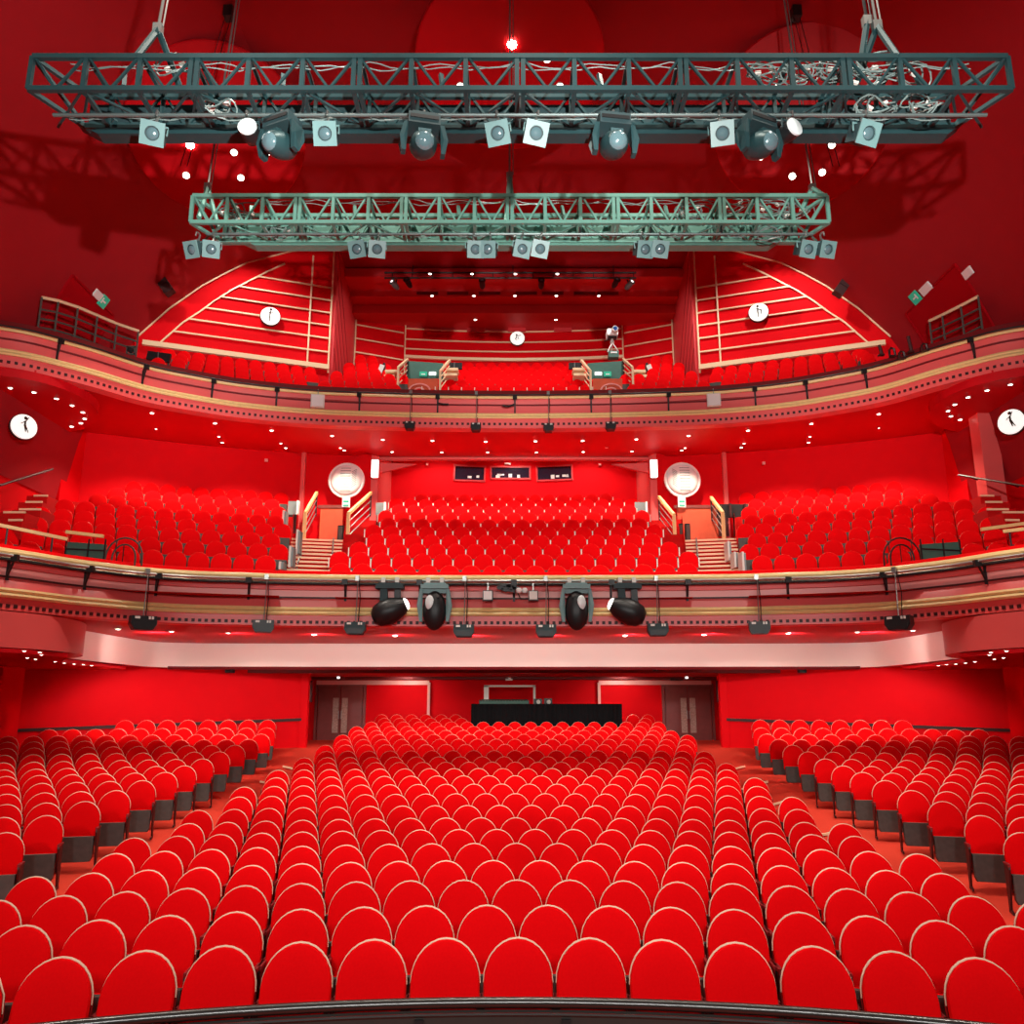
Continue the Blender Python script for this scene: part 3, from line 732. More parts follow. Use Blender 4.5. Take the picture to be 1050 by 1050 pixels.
# ------------------------------------------------------------------ DRESS CIRCLE: stairs, doors, mirrors, booth windows, lights
for sgn, side in ((1, 'left'), (-1, 'right')):
    mb = MB(); mn = MB()
    for i in range(16):
        r = 23.9 + .42 * i; z = 6.30 + .44 * (r - 26.5)
        w0, w1 = radians(10.3), radians(13.3)
        if r > 30.1: break
        dep = .45 if r < 29.6 else 3.3
        P = [Vector((-sgn * q * sin(a), DCY + q * cos(a), z)) for q in (r, r + dep) for a in (w0, w1)]
        mb.prism([P[0], P[1], P[3], P[2]] if sgn < 0 else [P[1], P[0], P[2], P[3]], (0, 0, -.3))
        mn.bar(P[0] + Vector((0, -.01, .0)), P[1] + Vector((0, -.01, .0)), .06, .055)
    t = thing('aisle_stairs', 'flight of red steps with pale nosings on the %s of the dress circle centre block' % side, 'stairs', (-sgn * 5.2, 22.4, DZ0), world=True)
    mb.build('steps', STEPRED, t); mn.build('step_nosings', CREAM, t)
    # door under the mirror
    dx0, dx1 = (329, 352) if sgn > 0 else (694, 735)
    yy = 29.4; a, b = at_y(dx0, 521, yy), at_y(dx1, 521, yy); zb = at_y(dx0, 557, yy).z
    t = thing('door', 'orange-red door at the top of the %s dress circle stairs' % side, 'door', ((a.x + b.x) / 2, yy, zb), world=True); t.name = 'door_%d' % (3 if sgn > 0 else 4); t['kind'] = 'structure'
    MB().box(((a.x + b.x) / 2, yy, (a.z + zb) / 2), (b.x - a.x, .08, a.z - zb)).build('door_leaf', DOORORANGE, t)
    MB().box(((a.x + b.x) / 2, yy - .02, a.z + .04), (b.x - a.x + .2, .12, .1)).build('door_head', DOORWOOD, t)
    # handrails flanking the top of the stairs
    for (p0, p1), wh in ((((313, 526), (325, 505)), 'outer'), (((357.5, 526.5), (380.5, 505.5)), 'inner')):
        if sgn < 0: p0, p1 = ((741, 526), (729, 510)) if wh == 'outer' else ((691, 528), (675.5, 509.5))
        Y0, Y1 = 27.2, 29.3
        A = at_y(*p0, Y0); B = at_y(*p1, Y1)
        t = thing('stair_rail', 'sloping wooden handrail with dark bars, %s side of the %s dress circle stairs' % (wh, side), 'railing', (A.x, A.y, A.z - 1.1), world=True)
        MB().bar(A, B, .09, .10).build('handrail', WOOD, t)
        C_ = A - Vector((0, 0, 1.15)); MB().bar(A, C_, .10, .10).build('newel_post', WOOD, t)
        for q in (.28, .52, .76): MB().tube([A - Vector((0, 0, q)), B - Vector((0, 0, q))], .018, 5).build('rail_bar', STEEL, t)
        MB().bar(B, B - Vector((0, 0, .85)), .05, .05).build('end_post', FRAME, t)
    # folded grey seats at the block ends
    for px, py, w, h, lbl in (((300.5, 521, 10, 14, 'grey folded seat back beside the left outer handrail'), (390, 522, 9, 13, 'grey folded seat back at left end of the centre top row')) if sgn > 0 else
                              ((656.5, 522, 11, 14, 'grey folded seat back at right end of the centre top row'), (741, 524, 13, 14, 'dark folded seat back right of the right handrail'), (756.5, 524, 13, 14, 'second dark folded seat back right of the right handrail'))):
        p = at_y(px, py, 28.9); s = proj(p)[2] / F
        t = thing('folded_chair', lbl, 'seat', p - Vector((0, 0, h * s / 2)), world=True)
        MB().box(p, (w * s, .08, h * s)).build('backrest', GREYBLUE if px < 700 else BLACK, t); MB().box(p + Vector((w * s * .55, -.05, 0)), (.06, .2, h * s)).build('side_panel', WHITE if px < 700 else FRAME, t)
        MB().box(p - Vector((0, 0, h * s / 2 + .3)), (w * s * .8, .06, .7)).build('stand', FRAME, t)
    # pale aisle-end seat panels of the side block
    for j, (px, py, h) in enumerate(((292, 532, 15), (306, 557, 26), (299, 572, 22), (289, 581, 8)) if sgn > 0 else ((745.5, 566, 20), (752, 575, 16), (760, 577, 20))):
        Y = (27.0, 24.2, 22.6, 21.6)[j] if sgn > 0 else (23.4, 22.4, 21.4)[j]
        p = at_y(px, py, Y); s = proj(p)[2] / F
        o = MB().box((0, 0, 0), (.05, .42, h * s)).box((.05, -.02, 0), (.06, .30, h * s * .9), mi=1).build('row_end_board', [OFFWHITE, GREYBLUE]); o.location = p
        o.name = 'row_end_board'; tag(o, 'pale seat-end panel on the %s stair, %s from the back' % (side, ORD[j]), 'panel', 'seat-end panels beside the stairs')
    # convex mirror above the door
    mx, my = (355.5, 493) if sgn > 0 else (699.5, 492.5)
    c = at_y(mx, my, 29.3); s = proj(c)[2] / F
    t = thing('convex_mirror', 'large round white convex mirror above the %s dress circle door' % side, 'mirror', c, (radians(90), 0, 0))
    Rm = 17.3 * s
    MB().lathe([(Rm * .96 * cos(k * pi / 2 / 8), .05 + .22 * sin(k * pi / 2 / 8)) for k in range(9)], 40).build('mirror_dome', STAGE_REFLECT, t, True)
    mb = MB(); mb.tube([(Rm * cos(k * pi / 20), Rm * sin(k * pi / 20), .05) for k in range(40)], .05, 8, closed=True); mb.build('rim', WHITE, t, True)
    MB().lathe([(Rm * .98, 0), (Rm * .98, .05)], 40).build('back_plate', OFFWHITE, t)
    mb = MB()
    for k in range(-4, 5):
        y0 = k * Rm * .17; hw = Rm * .30
        pts = []
        for q in range(-3, 4):
            x = q / 3 * hw + (.0 if sgn > 0 else .05); rr = hypot(x, y0); zc = .05 + .22 * sqrt(max(0, 1 - (rr / (Rm * .96)) ** 2)); pts.append((x, y0, zc + .004))
        mb.tube(pts, .012, 4)
    for k in range(9):
        x0_ = Rm * (.36 if sgn > 0 else -.36); x1_ = Rm * (.62 if sgn > 0 else -.62); y0 = (-.5 + k * .115) * Rm
        pts = []
        for q in range(4):
            x = x0_ + (x1_ - x0_) * q / 3; y = y0 + (q / 3) * .22 * Rm; rr = min(Rm * .93, hypot(x, y)); zc = .05 + .22 * sqrt(max(0, 1 - (rr / (Rm * .96)) ** 2)); pts.append((x, y, zc + .004))
        mb.tube(pts, .010, 4)
    mb.build('reflection_lines', LAMPGREY, t)  # painted lines of the reflected stage
    p = at_y(mx - .5, 514.5, 29.25)
    t = thing('exit_sign', 'white sign with two green bars under the %s convex mirror' % side, 'sign', p, world=True)
    MB().box(p, (.27, .06, .40)).build('sign_box', WHITE, t)
    for dz, hh in ((.0, .07), (-.14, .06)): MB().box(p + Vector((0, -.035, dz)), (.19, .02, hh)).build('green_bar', GREEN, t)
    p = at_y(384.5 if sgn > 0 else 670.5, 480.5, 29.3)
    t = thing('wall_light', 'upright lit white box light on the %s pier of the recess' % side, 'wall light', p, world=True)
    MB().box(p, (.24, .14, .62)).build('diffuser', LIT, t); MB().box(p + Vector((0, .08, 0)), (.18, .05, .66)).build('back_plate', WHITE, t)
    # hand luggage style black uprights by the door
    for j, (px, py, w, h) in enumerate(((349.5, 548, 6, 18),) if sgn > 0 else ((698.5, 547, 4, 20), (705, 547, 5, 20))):
        p = at_y(px, py, 28.2); s = proj(p)[2] / F
        t = thing('speaker_column', 'narrow black upright box beside the %s dress circle door%s' % (side, ', the outer one' if j else ''), 'speaker', p - Vector((0, 0, h * s / 2)), world=True)
        MB().box(p, (w * s, .15, h * s)).build('cabinet', BLACK, t); MB().box(p - Vector((0, .085, 0)), (w * s * .7, .02, h * s * .86)).build('grille', SEATGREY, t)
    # black handrails beside the stairs
    for j, (pa, pb) in enumerate((((304, 584), (312, 566)), ((340, 582), (342, 552)))):
        if sgn < 0: pa, pb = (1054 - pa[0] + 2, pa[1]), (1054 - pb[0] + 2, pb[1])
        A = at_y(*pa, 23.0); B = at_y(*pb, 25.5)
        t = thing('stair_rail', 'thin black bent rail, %s side of the lower %s dress circle steps' % (('outer', 'inner')[j], side), 'railing', A - Vector((0, 0, .8)), world=True)
        MB().tube([A - Vector((0, 0, .8)), A, A + (B - A) * .2 + Vector((0, 0, .15)), B, B - Vector((0, 0, .8))], .022, 6).build('tube', BLACK, t, True); MB().box(A - Vector((0, 0, .8)), (.12, .12, .04)).build('base_plate', BLACK, t)
# control booth windows
for i, (x0, x1, y0, y1, dy) in enumerate(((466, 497, 478, 493, .6), (503.5, 543.5, 479, 491, 0), (550.5, 586.5, 478, 492.5, -.6))):
    a, b = at_y(x0, y0, 33.18), at_y(x1, y1, 33.18); w, h = b.x - a.x, a.z - b.z; c = (a + b) / 2
    t = thing('window', ('left', 'middle', 'right')[i] + ' dark control booth window in the recess wall', 'window', c, (0, radians(dy * 4), 0)); t.name = 'window_%d' % (i + 1); t['kind'] = 'structure'
    mb = MB()
    for s in (-1, 1): mb.box((s * w / 2, 0, 0), (.06, .12, h + .06)); mb.box((0, 0, s * h / 2), (w, .12, .06))
    mb.build('window_frame', PLANK, t); MB().box((0, .02, 0), (w - .04, .02, h - .04)).build('pane', DARKGLASS, t)
    mb = MB(); rr = random.Random(i)
    for k in range(5 if i else 2): mb.box(((rr.random() - .5) * w * .8, -.0, -h * .3 + rr.random() * .08), (.06 + rr.random() * .12, .02, .06 + rr.random() * .1))
    mb.build('desk_equipment', OFFWHITE, t)
p = at_y(520.5, 475.5, 33.1); o = MB().box((0, 0, 0), (.24, .08, .07)).build('smoke_detector', WHITE); o.location = p; tag(o, 'small white sensor above the middle booth window', 'sensor')

# hoop rails and small folded screens near the dress circle ends
for sgn, side in ((1, 'left'), (-1, 'right')):
    X = lambda v: v if sgn > 0 else 1054 - v - (2 if side == 'right' else 0)
    Y = 18.9; base = at_y(X(126), 580, Y); s = proj(base)[2] / F
    t = thing('hoop_rail', 'double hoop of bent dark tube standing at the %s end of the dress circle front' % side, 'railing', base, world=True)
    for rad, nm in ((19, 'outer_hoop'), (12, 'inner_hoop')):
        pts = [base + Vector((rad * s * cos(k * pi / 12), 0, (8 + (rad + 2) * sin(k * pi / 12)) * s)) for k in range(13)]
        MB().tube([base + Vector((rad * s, 0, 0))] + pts + [base + Vector((-rad * s, 0, 0))], .02, 6).build(nm, SEATGREY if sgn > 0 else FRAME, t, True)
    MB().tube([base + Vector((-1 * s, 0, 0)), base + Vector((-1 * s, 0, 22 * s))], .012, 5).build('upright', FRAME, t)
    p = at_y(X(88), 567, Y - .3); s = proj(p)[2] / F
    t = thing('folding_screen', 'grey-green screen with a dark tube frame at the %s end of the dress circle' % side, 'screen', p - Vector((0, 0, 13 * s)), world=True)
    MB().box(p, (40 * s, .05, 20 * s), Matrix.Rotation(radians(4 * sgn), 3, 'Y')).build('panel', GREYGREEN, t)
    mb = MB()
    for dx in (-20, 3, 20): mb.tube([p + Vector((dx * s, -.05, -14 * s)), p + Vector((dx * s, -.05, 14 * s))], .018, 5)
    mb.tube([p + Vector((-20 * s, -.05, 4 * s)), p + Vector((20 * s, -.05, 2 * s))], .018, 5); mb.build('tube_frame', BLACK, t)
    a, b = (at_y(68, 545.5, Y - .4), at_y(106, 550, Y - .4)) if sgn > 0 else (at_y(1050, 537, Y - .4), at_y(1006, 543, Y - .4))
    MB().bar(a, b, .07, .07).build('top_rail', WOOD, t)
    if sgn > 0:
        a, b = at_y(-8, 537, 17.4), at_y(69, 553, 18.3)
    else:
        a, b = at_y(1060, 541.5, 17.6), at_y(1029, 545, 18.0)
    t = thing('box_rail', 'wooden rail along the %s end box of the dress circle' % side, 'railing', (a + b) / 2 - Vector((0, 0, .5)), world=True)
    MB().bar(a, b, .07, .07).build('handrail', WOOD, t)
    for q in (.2, .8): MB().tube([a + (b - a) * q, a + (b - a) * q - Vector((0, 0, .7))], .02, 5).build('post', BLACK, t)
    # steps climbing along the side wall
    mb = MB(); mn = MB()
    for i, (qx, qy, qw, qY) in enumerate(((16, 533, 14, 20.4), (15, 525, 22, 21.0), (31, 522, 22, 21.9), (35, 514.5, 17, 22.8), (42, 508, 14, 23.6))):
        p = at_y(qx if sgn > 0 else 1054 - qx, qy, qY); s = proj(p)[2] / F
        mb.box(p - Vector((sgn * .1, -.35, .25)), (qw * s + .2, .7, .48)); mn.box(p - Vector((0, .0, .01)), (qw * s, .05, .05))
    t = thing('side_stairs', 'red steps with pale nosings climbing beside the %s dress circle wall' % side, 'stairs', at_y(20 if sgn > 0 else 1034, 560, 20), world=True)
    mb.build('steps', STEPRED, t); mn.build('step_nosings', CREAM, t)
    a, b = (at_y(-6, 499.5, 20.8), at_y(54, 481, 24.2)) if sgn > 0 else (at_y(1060, 500, 20.8), at_y(983, 487, 24.2))
    t = thing('wall_handrail', 'thin dark handrail rising along the %s dress circle side wall' % side, 'railing', (a + b) / 2, world=True)
    MB().tube([a, b], .03, 6).build('rail', FRAME, t, True)
    for q in (.3, .85): p = a + (b - a) * q; MB().bar(p, p - Vector((sgn * .25, 0, .1)), .03, .03).build('bracket', FRAME, t)

# round white emblems with a small dancing figure (plain silhouettes)
FIG = [[(.0, .25, .07), (.0, .05, .10), (.06, -.22, .05)], [(.02, .05, .07), (.17, -.24, .035)], [(.0, .22, .045), (-.16, .10, .035)], [(.02, .22, .045), (.12, .42, .035)]]
FIG2 = [[(-.03, .22, .07), (-.03, -.02, .09), (-.03, -.30, .045)], [(-.03, .18, .05), (.16, .08, .09), (.12, -.18, .04)], [(-.05, .2, .04), (-.26, .16, .03)]]
FIG3 = [[(.0, .26, .06), (-.04, .0, .06), (-.04, -.32, .05)], [(.0, .24, .05), (-.12, .14, .04)], [(.02, .22, .05), (.2, .16, .03)]]
FIG4 = [[(-.05, .12, .09), (-.14, -.1, .08), (-.02, -.2, .05)], [(.0, .15, .05), (.26, .2, .08)], [(.02, .05, .06), (.12, -.12, .05)]]
def emblem(c, R, rot, figs, lbl):
    t = thing('round_emblem', lbl, 'emblem', c, rot)
    MB().lathe([(R, 0), (R, .08), (R * .96, .10), (0, .10)], 36).build('disc', EMBLEM, t, True)
    MB().lathe([(R * 1.06, -.03), (R * 1.06, .05), (R * 1.0, .06)], 36).build('rim', FRAME, t, True)
    mb = MB()
    for seg in figs:
        mb.tube([(x * R * 1.9, y * R * 1.9, .115) for x, y, w in seg], [max(.008, w * R * .9) for x, y, w in seg], 6)
    h = figs[0][0]; mb.lathe([(0, -.03), (R * .14, 0), (0, .03)], 10, Matrix.Translation((h[0] * R * 1.9, (h[1] + .11) * R * 1.9, .115)))
    mb.build('dancing_figure', FIGURE, t)
    return t
for sgn, px, py, fg, lbl in ((1, 275.5, 327, FIG3, 'round white emblem with a standing dancer, left gold-lined wing wall'), (-1, 779.5, 323, FIG2, 'round white emblem with a kicking dancer, right gold-lined wing wall')):
    p = on_panel(px, py) if sgn > 0 else mir(on_panel(1054 - px, py), -1)
    ang = atan2(2.1, 5.84)
    emblem(p + Vector((sgn * .1, -.16, 0)), .335, (radians(90), 0, sgn * ang), fg, lbl)
emblem(at_y(530.5, 347.5, 33.5), .30, (radians(90), 0, 0), FIG4, 'round white emblem with a bending dancer on the rear balcony wall')
emblem(at_x(23.5, 438, -13.55), .345, (radians(90), 0, radians(52)), FIG, 'round white emblem with a leaping dancer, left dress circle wall')
emblem(at_x(1038, 433, 13.55), .345, (radians(90), 0, radians(-52)), FIG, 'round white emblem with a leaping dancer, right dress circle wall')

# ------------------------------------------------------------------ LIGHTING TRUSSES
def truss(label, m, Y, X0, X1, Zt, Zb, dep, nb, panel_m, cut, pipe_y, pipe_z, beam):
    """box truss: front face (Y), rear face (Y+dep), nb bays, double posts every third bay"""
    t = thing('lighting_truss', label, 'truss', ((X0 + X1) / 2, Y + dep / 2, Zt), world=True); t.name = 'lighting_truss'
    w = .075; Yb = Y + dep
    for y, z in ((Y, Zt), (Y, Zb), (Yb, Zt), (Yb, Zb)):
        ins = 0 if y == Y else cut
        MB().bar((X0 + ins, y, z), (X1 - ins, y, z), w, w).build('chord', m, t)
    lat = MB(); bw = (X1 - X0) / nb
    for i in range(nb + 1):
        x = X0 + bw * i; posts = MB()
        for dx in ((-.045, .045) if i % 3 == 0 and 0 < i < nb else (0,)):
            posts.bar((x + dx, Y, Zb), (x + dx, Y, Zt), .065, .065)
            if cut < x - X0 < X1 - X0 - cut + .01:
                posts.bar((x + dx, Yb, Zb), (x + dx, Yb, Zt), .055, .055)
                posts.bar((x + dx, Y, Zb), (x + dx, Yb, Zb), .06, .05); posts.bar((x + dx, Y, Zt), (x + dx, Yb, Zt), .05, .05)
        posts.build('post_frame', m, t)
    for i in range(nb):
        a = X0 + bw * i; b = a + bw; mid = (a + b) / 2
        for y in (Y, Yb):
            if y == Yb and (a < X0 + cut or b > X1 - cut): continue
            lat.bar((a + .05, y, Zt - .03), (mid - .02, y, Zb + .03), .034, .034); lat.bar((b - .05, y, Zt - .03), (mid + .02, y, Zb + .03), .034, .034)
        if i % 2: lat.bar((a, Y, Zb), (b, Yb, Zb), .034, .034)
        else: lat.bar((b, Y, Zb), (a, Yb, Zb), .034, .034)
    for s, x in ((1, X0), (-1, X1)):
        lat.bar((x, Y, Zb), (x + s * cut, Yb, Zb), .06, .06); lat.bar((x, Y, Zt), (x + s * cut, Yb, Zt), .06, .06); lat.bar((x, Y, Zt), (x + s * cut, Yb, Zb), .05, .05)
    lat.build('lattice', m, t)
    # dark batten box filling the rear face and the heavy lower beam
    MB().prism([(X0 + cut, Yb + .06, Zt - .10), (X1 - cut, Yb + .06, Zt - .10), (X1 - cut, Yb + .06, Zb - .02), (X0 + cut, Yb + .06, Zb - .02)], (0, .06, 0)).build('rear_panel', panel_m, t)
    bx, bz0, bz1 = beam
    MB().prism([(X0 + bx, Yb + .02, bz1), (X1 - bx, Yb + .02, bz1), (X1 - bx - .25, Yb + .02, bz0), (X0 + bx + .35, Yb + .02, bz0)], (0, .24, 0)).build('lower_beam', m, t)
    hg = MB()
    for i in range(1, nb):
        x = X0 + bw * i
        if X0 + bx < x < X1 - bx: hg.bar((x, Yb + .05, Zb), (x + .12 * (1 if x < 0 else -1), Yb - .06, bz1 - .02), .06, .04)
    hg.build('hanger_lattice', m, t)
    MB().tube([(X0 + cut * .8, pipe_y, pipe_z), (X1 - cut * .8, pipe_y, pipe_z)], .028, 8).build('lighting_pipe', PIPEGREY, t, True)
    for i in range(1, nb, 2): x = X0 + bw * i; MB().bar((x, pipe_y, pipe_z), (x, pipe_y + .02, Zb), .03, .03).build('pipe_bracket', BLACK, t)
    # slack cable draped along the pipe and the top chord
    rr = random.Random(nb + int(Y)); ob = MB(); 
    for y, z, sag, n in ((pipe_y + .10, pipe_z + .07, .05, 3), (Y + .10, Zt - .03, .09, 2)):
        for c in range(n):
            pts = []; M = 90
            for k in range(M + 1):
                x = X0 + .5 + (X1 - X0 - 1.0) * k / M; pts.append((x, y + .03 * sin(k * .8 + c), z - abs(sin(k * .21 + c * 1.3)) * sag + .015 * sin(k * 1.7 + c * 2)))
            ob.tube(pts, .012 if n == 3 else .010, 4)
    ob.build('cable', CABLE, t, True)
    # short safety brackets on the top chord
    sb = MB()
    for i in range(1, nb, 3): x = X0 + bw * (i + .5); sb.bar((x, Y + .35, Zt), (x + .03, Y + .30, Zt - .24), .06, .05)
    sb.build('spigot_lattice', m, t)
    return t
UY = 10.63
uz = lambda py: at_y(527, py, UY).z
ux0, ux1 = at_y(29.5, 88, UY).x, at_y(1037, 88, UY).x
UP = dict(Y=UY, Zt=uz(58.5), Zb=uz(91.5))
UPIPE = at_y(527, 118, UY + .12)
truss('long dark blue-grey lighting truss, upper and nearer of the two', TEAL, UY, ux0, ux1, UP['Zt'], UP['Zb'], .82, 18, TEALDARK, .42, UY + .12, UPIPE.z, (.25, at_y(527, 139.5, UY + .9).z, at_y(527, 128, UY + .9).z))
LY = 15.2
lz = lambda py: at_y(527, py, LY).z
lx0, lx1 = at_y(195.5, 226, LY).x, at_y(850, 226, LY).x
LP = dict(Y=LY, Zt=lz(201), Zb=lz(228))
LPIPE = at_y(527, 240, LY + .12)
truss('shorter green-lit lighting truss, lower and further of the two', TRUSS_LIT, LY, lx0, lx1, LP['Zt'], LP['Zb'], .70, 18, TRUSS_LIT, .36, LY + .12, LPIPE.z, (.7, at_y(527, 253, LY + .78).z, at_y(527, 245.5, LY + .78).z))

# suspension: slings and chains up to the ceiling
def sling(apex, feet, top, label, m=CHAIN, sm=TEAL):
    t = thing('suspension_chain', label, 'chain', top, world=True)
    MB().tube([apex, top], .022, 6).build('chain', m, t); MB().tube([apex + Vector((.07, 0, .05)), top + Vector((.07, 0, 0))], .012, 5).build('safety_wire', m, t)
    MB().box(apex, (.13, .10, .16)).build('shackle', STEEL, t)
    for f in feet: MB().tube([apex, Vector(f)], .05, 6).build('sling', sm, t)
    return t
a = at_y(162, 30, UY + .4); sling(a, [(at_y(140, 58, UY).x, UY, UP['Zt']), (at_y(168, 58, UY).x, UY + .6, UP['Zt'])], Vector((a.x + .15, a.y + .5, 19.34)), 'chain and slings holding the left end of the upper truss')
a = at_y(899, 27, UY + .4); sling(a, [(at_y(893, 58, UY).x, UY + .5, UP['Zt']), (at_y(920, 52, UY).x, UY, UP['Zt'])], Vector((a.x - .12, a.y + .5, 19.34)), 'chain and slings holding the right end of the upper truss')
a = at_y(889, 22, UY + .5); sling(a, [(at_y(892, 58, UY).x, UY + .4, UP['Zt'])], Vector((a.x - .08, a.y + .4, 19.34)), 'black second hoist chain beside the right upper slings', BLACK)
a = at_y(213, 192, LY + .35); sling(a, [(at_y(206, 201, LY).x, LY, LP['Zb'] + .1), (at_y(218, 215, LY).x, LY + .4, LP['Zb'] + .1)], Vector((a.x + .1, a.y + .6, 19.34)), 'chain and slings holding the left end of the lower truss', sm=TRUSS_LIT)
a = at_y(833, 193, LY + .35); sling(a, [(at_y(845, 200, LY).x, LY, LP['Zt']), (at_y(830, 200, LY).x, LY + .5, LP['Zt'])], Vector((a.x - .1, a.y + .6, 19.34)), 'chain and slings holding the right end of the lower truss', sm=TRUSS_LIT)
a = at_y(522.5, 181, LY + .35); sling(a, [(at_y(519, 201, LY).x, LY, LP['Zb']), (at_y(526, 201, LY).x, LY + .4, LP['Zt'])], Vector((a.x, a.y + .6, 19.34)), 'thin chain and sling at the middle of the lower truss', sm=TRUSS_LIT)
for px, lbl in ((235, 'left'), (816, 'right')):
    a = at_y(px, 14, 17.6); t = thing('ceiling_hoist', 'small black hoist with thin wires hanging from the ceiling, %s one' % lbl, 'hoist', a, world=True)
    MB().box(a, (.22, .25, .3)).build('motor', BLACK, t); MB().bar(a, (a.x, a.y, 19.34), .05).build('hook_rod', BLACK, t)
    for dx in (-.07, .07): MB().tube([a + Vector((dx, 0, 0)), a + Vector((dx - .05, -1.6, -5.3))], .010, 4).build('wire', BLACK, t)

# lamps -------------------------------------------------------------
def curve_hook(mb, z=0.0):
    mb.tube([(.0, .05, z - .09), (.0, .05, z + .03), (.0, .0, z + .055), (.0, -.05, z + .03), (.0, -.05, z - .05)], .018, 5)
def plano(kind):
    """theatre spot hung under a pipe: hook, yoke, body, square front plate with a lens; faces -Y"""
    h = MB(); curve_hook(h); h.bar((0, .02, -.08), (0, .02, -.15), .03)
    y = MB(); y.tube([(-.17, .03, -.30), (-.17, .03, -.16), (.17, .03, -.16), (.17, .03, -.30)], .014, 5)
    b = MB(); b.box((0, .07, -.31), (.26, .34, .24)); b.box((0, .07, -.175), (.16, .26, .05)); b.box((0, .27, -.31), (.18, .08, .18))
    p = MB(); n = 40; S = .165; R = .10
    ring = [(R * cos(2 * pi * k / n), R * sin(2 * pi * k / n)) for k in range(n)]
    sq = []
    for k in range(n):
        a = 2 * pi * k / n; q = S / max(abs(cos(a)), abs(sin(a))); sq.append((q * cos(a), q * sin(a)))
    n = 40; ring = [(R * cos(2 * pi * k / n), R * sin(2 * pi * k / n)) for k in range(n)]; sq = []
    for k in range(n):
        a = 2 * pi * k / n; q = S / max(abs(cos(a)), abs(sin(a))); sq.append((q * cos(a), q * sin(a)))
    rows = []
    for o, yy in ((sq, -.10), (sq, -.125), (ring, -.125), (ring, -.06)): rows.append([Vector((x, yy, z - .31)) for x, z in o + [o[0]]])
    p.grid(rows)
    ln = MB(); ln.lathe([(R * 1.0, 0), (R * .8, .03), (R * .4, .045), (0, .05)], 18, Matrix.Translation((0, -.07, -.31)) @ Matrix.Rotation(pi / 2, 4, 'X'))
    P = Matrix.Translation((0, .03, -.29)) @ Matrix.Rotation(radians(34), 4, 'X') @ Matrix.Translation((0, -.03, .29))
    for q in (b, p, ln): q.v = [P @ v for v in q.v]
    return dict(hook=(h, STEEL), yoke=(y, LAMPGREY), body=(b, TEALDARK), front_plate=(p, LAMPGREY), lens=(ln, LENS))
def moving():
    """moving-head lamp: base, two yoke arms, egg-shaped head with a lens at the front"""
    b = MB(); b.box((0, .0, -.16), (.40, .28, .16)); b.box((0, 0, -.06), (.30, .2, .06))
    f = MB(); f.box((0, -.145, -.15), (.36, .02, .05))
    h = MB(); curve_hook(h)
    arms = []
    for s in (-1, 1):
        a = MB(); a.prism([(s * .20, -.11, -.22), (s * .20, .11, -.22), (s * .25, .10, -.42), (s * .22, .05, -.60), (s * .22, -.05, -.60), (s * .25, -.10, -.42)], (s * .055, 0, 0)); arms.append(a)
    hd = MB(); hd.lathe([(0, -.24), (.09, -.23), (.15, -.17), (.175, -.05), (.17, .06), (.14, .17), (.115, .22)], 20, Matrix.Translation((0, 0, -.46)) @ Matrix.Rotation(radians(115), 4, 'X'))
    hd.box((0, -.13, -.36), (.16, .10, .05), Matrix.Rotation(radians(25), 3, 'X'))
    ln = MB(); ln.lathe([(.115, .215), (.10, .24), (.06, .262), (0, .27)], 18, Matrix.Translation((0, 0, -.46)) @ Matrix.Rotation(radians(115), 4, 'X'))
    return dict(hook=(h, STEEL), base=(b, TEALDARK), display=(f, BLACK), head=(hd, TEAL), lens=(ln, LENS)), arms
def flood():
    h = MB(); curve_hook(h)
    y = MB(); y.tube([(-.15, .02, -.26), (-.15, .02, -.12), (.15, .02, -.12), (.15, .02, -.26)], .014, 5)
    b = MB(); b.lathe([(.13, -.07), (.13, .10), (.10, .22), (.05, .26)], 18, Matrix.Translation((0, 0, -.26)) @ Matrix.Rotation(-pi / 2, 4, 'X'))
    ln = MB(); ln.lathe([(.135, .05), (.135, .08), (.12, .085), (0, .10)], 20, Matrix.Translation((0, 0, -.26)) @ Matrix.Rotation(pi / 2, 4, 'X'))
    return dict(hook=(h, STEEL), yoke=(y, TEALDARK), body=(b, BLACK), lens=(ln, LENSW))
PM = {k: mb.mesh(k, m, k in ('lens',)) for k, (mb, m) in plano(0).items()}
_md, _arms = moving()
MM = {k: mb.mesh(k, m, k in ('lens', 'head')) for k, (mb, m) in _md.items()}; MA = [a.mesh('yoke_arm', TEAL) for a in _arms]
FM = {k: mb.mesh(k, m, True) for k, (mb, m) in flood().items()}
def hang(kind, p, rot, label, group, sc=1.0):
    nm = {'p': 'theatre_spotlight', 'm': 'moving_head_light', 'f': 'round_floodlight'}[kind]
    t = thing(nm, label, {'p': 'spotlight', 'm': 'moving light', 'f': 'floodlight'}[kind], p, rot, group); t.scale = (sc,) * 3
    D = {'p': PM, 'm': MM, 'f': FM}[kind]; B = None
    for k, me in D.items():
        if k == 'lens': link(k, me, B)
        else:
            o = link(k, me, t)
            if k in ('front_plate', 'head', 'body'): B = o
    if kind == 'm':
        for me in MA: link('yoke_arm', me, t)
    return t
R_ = radians
cnt = dict(p=0, m=0, f=0)
names = dict(p='square-fronted spotlight', m='moving-head lamp with round lens', f='round white-faced floodlight')
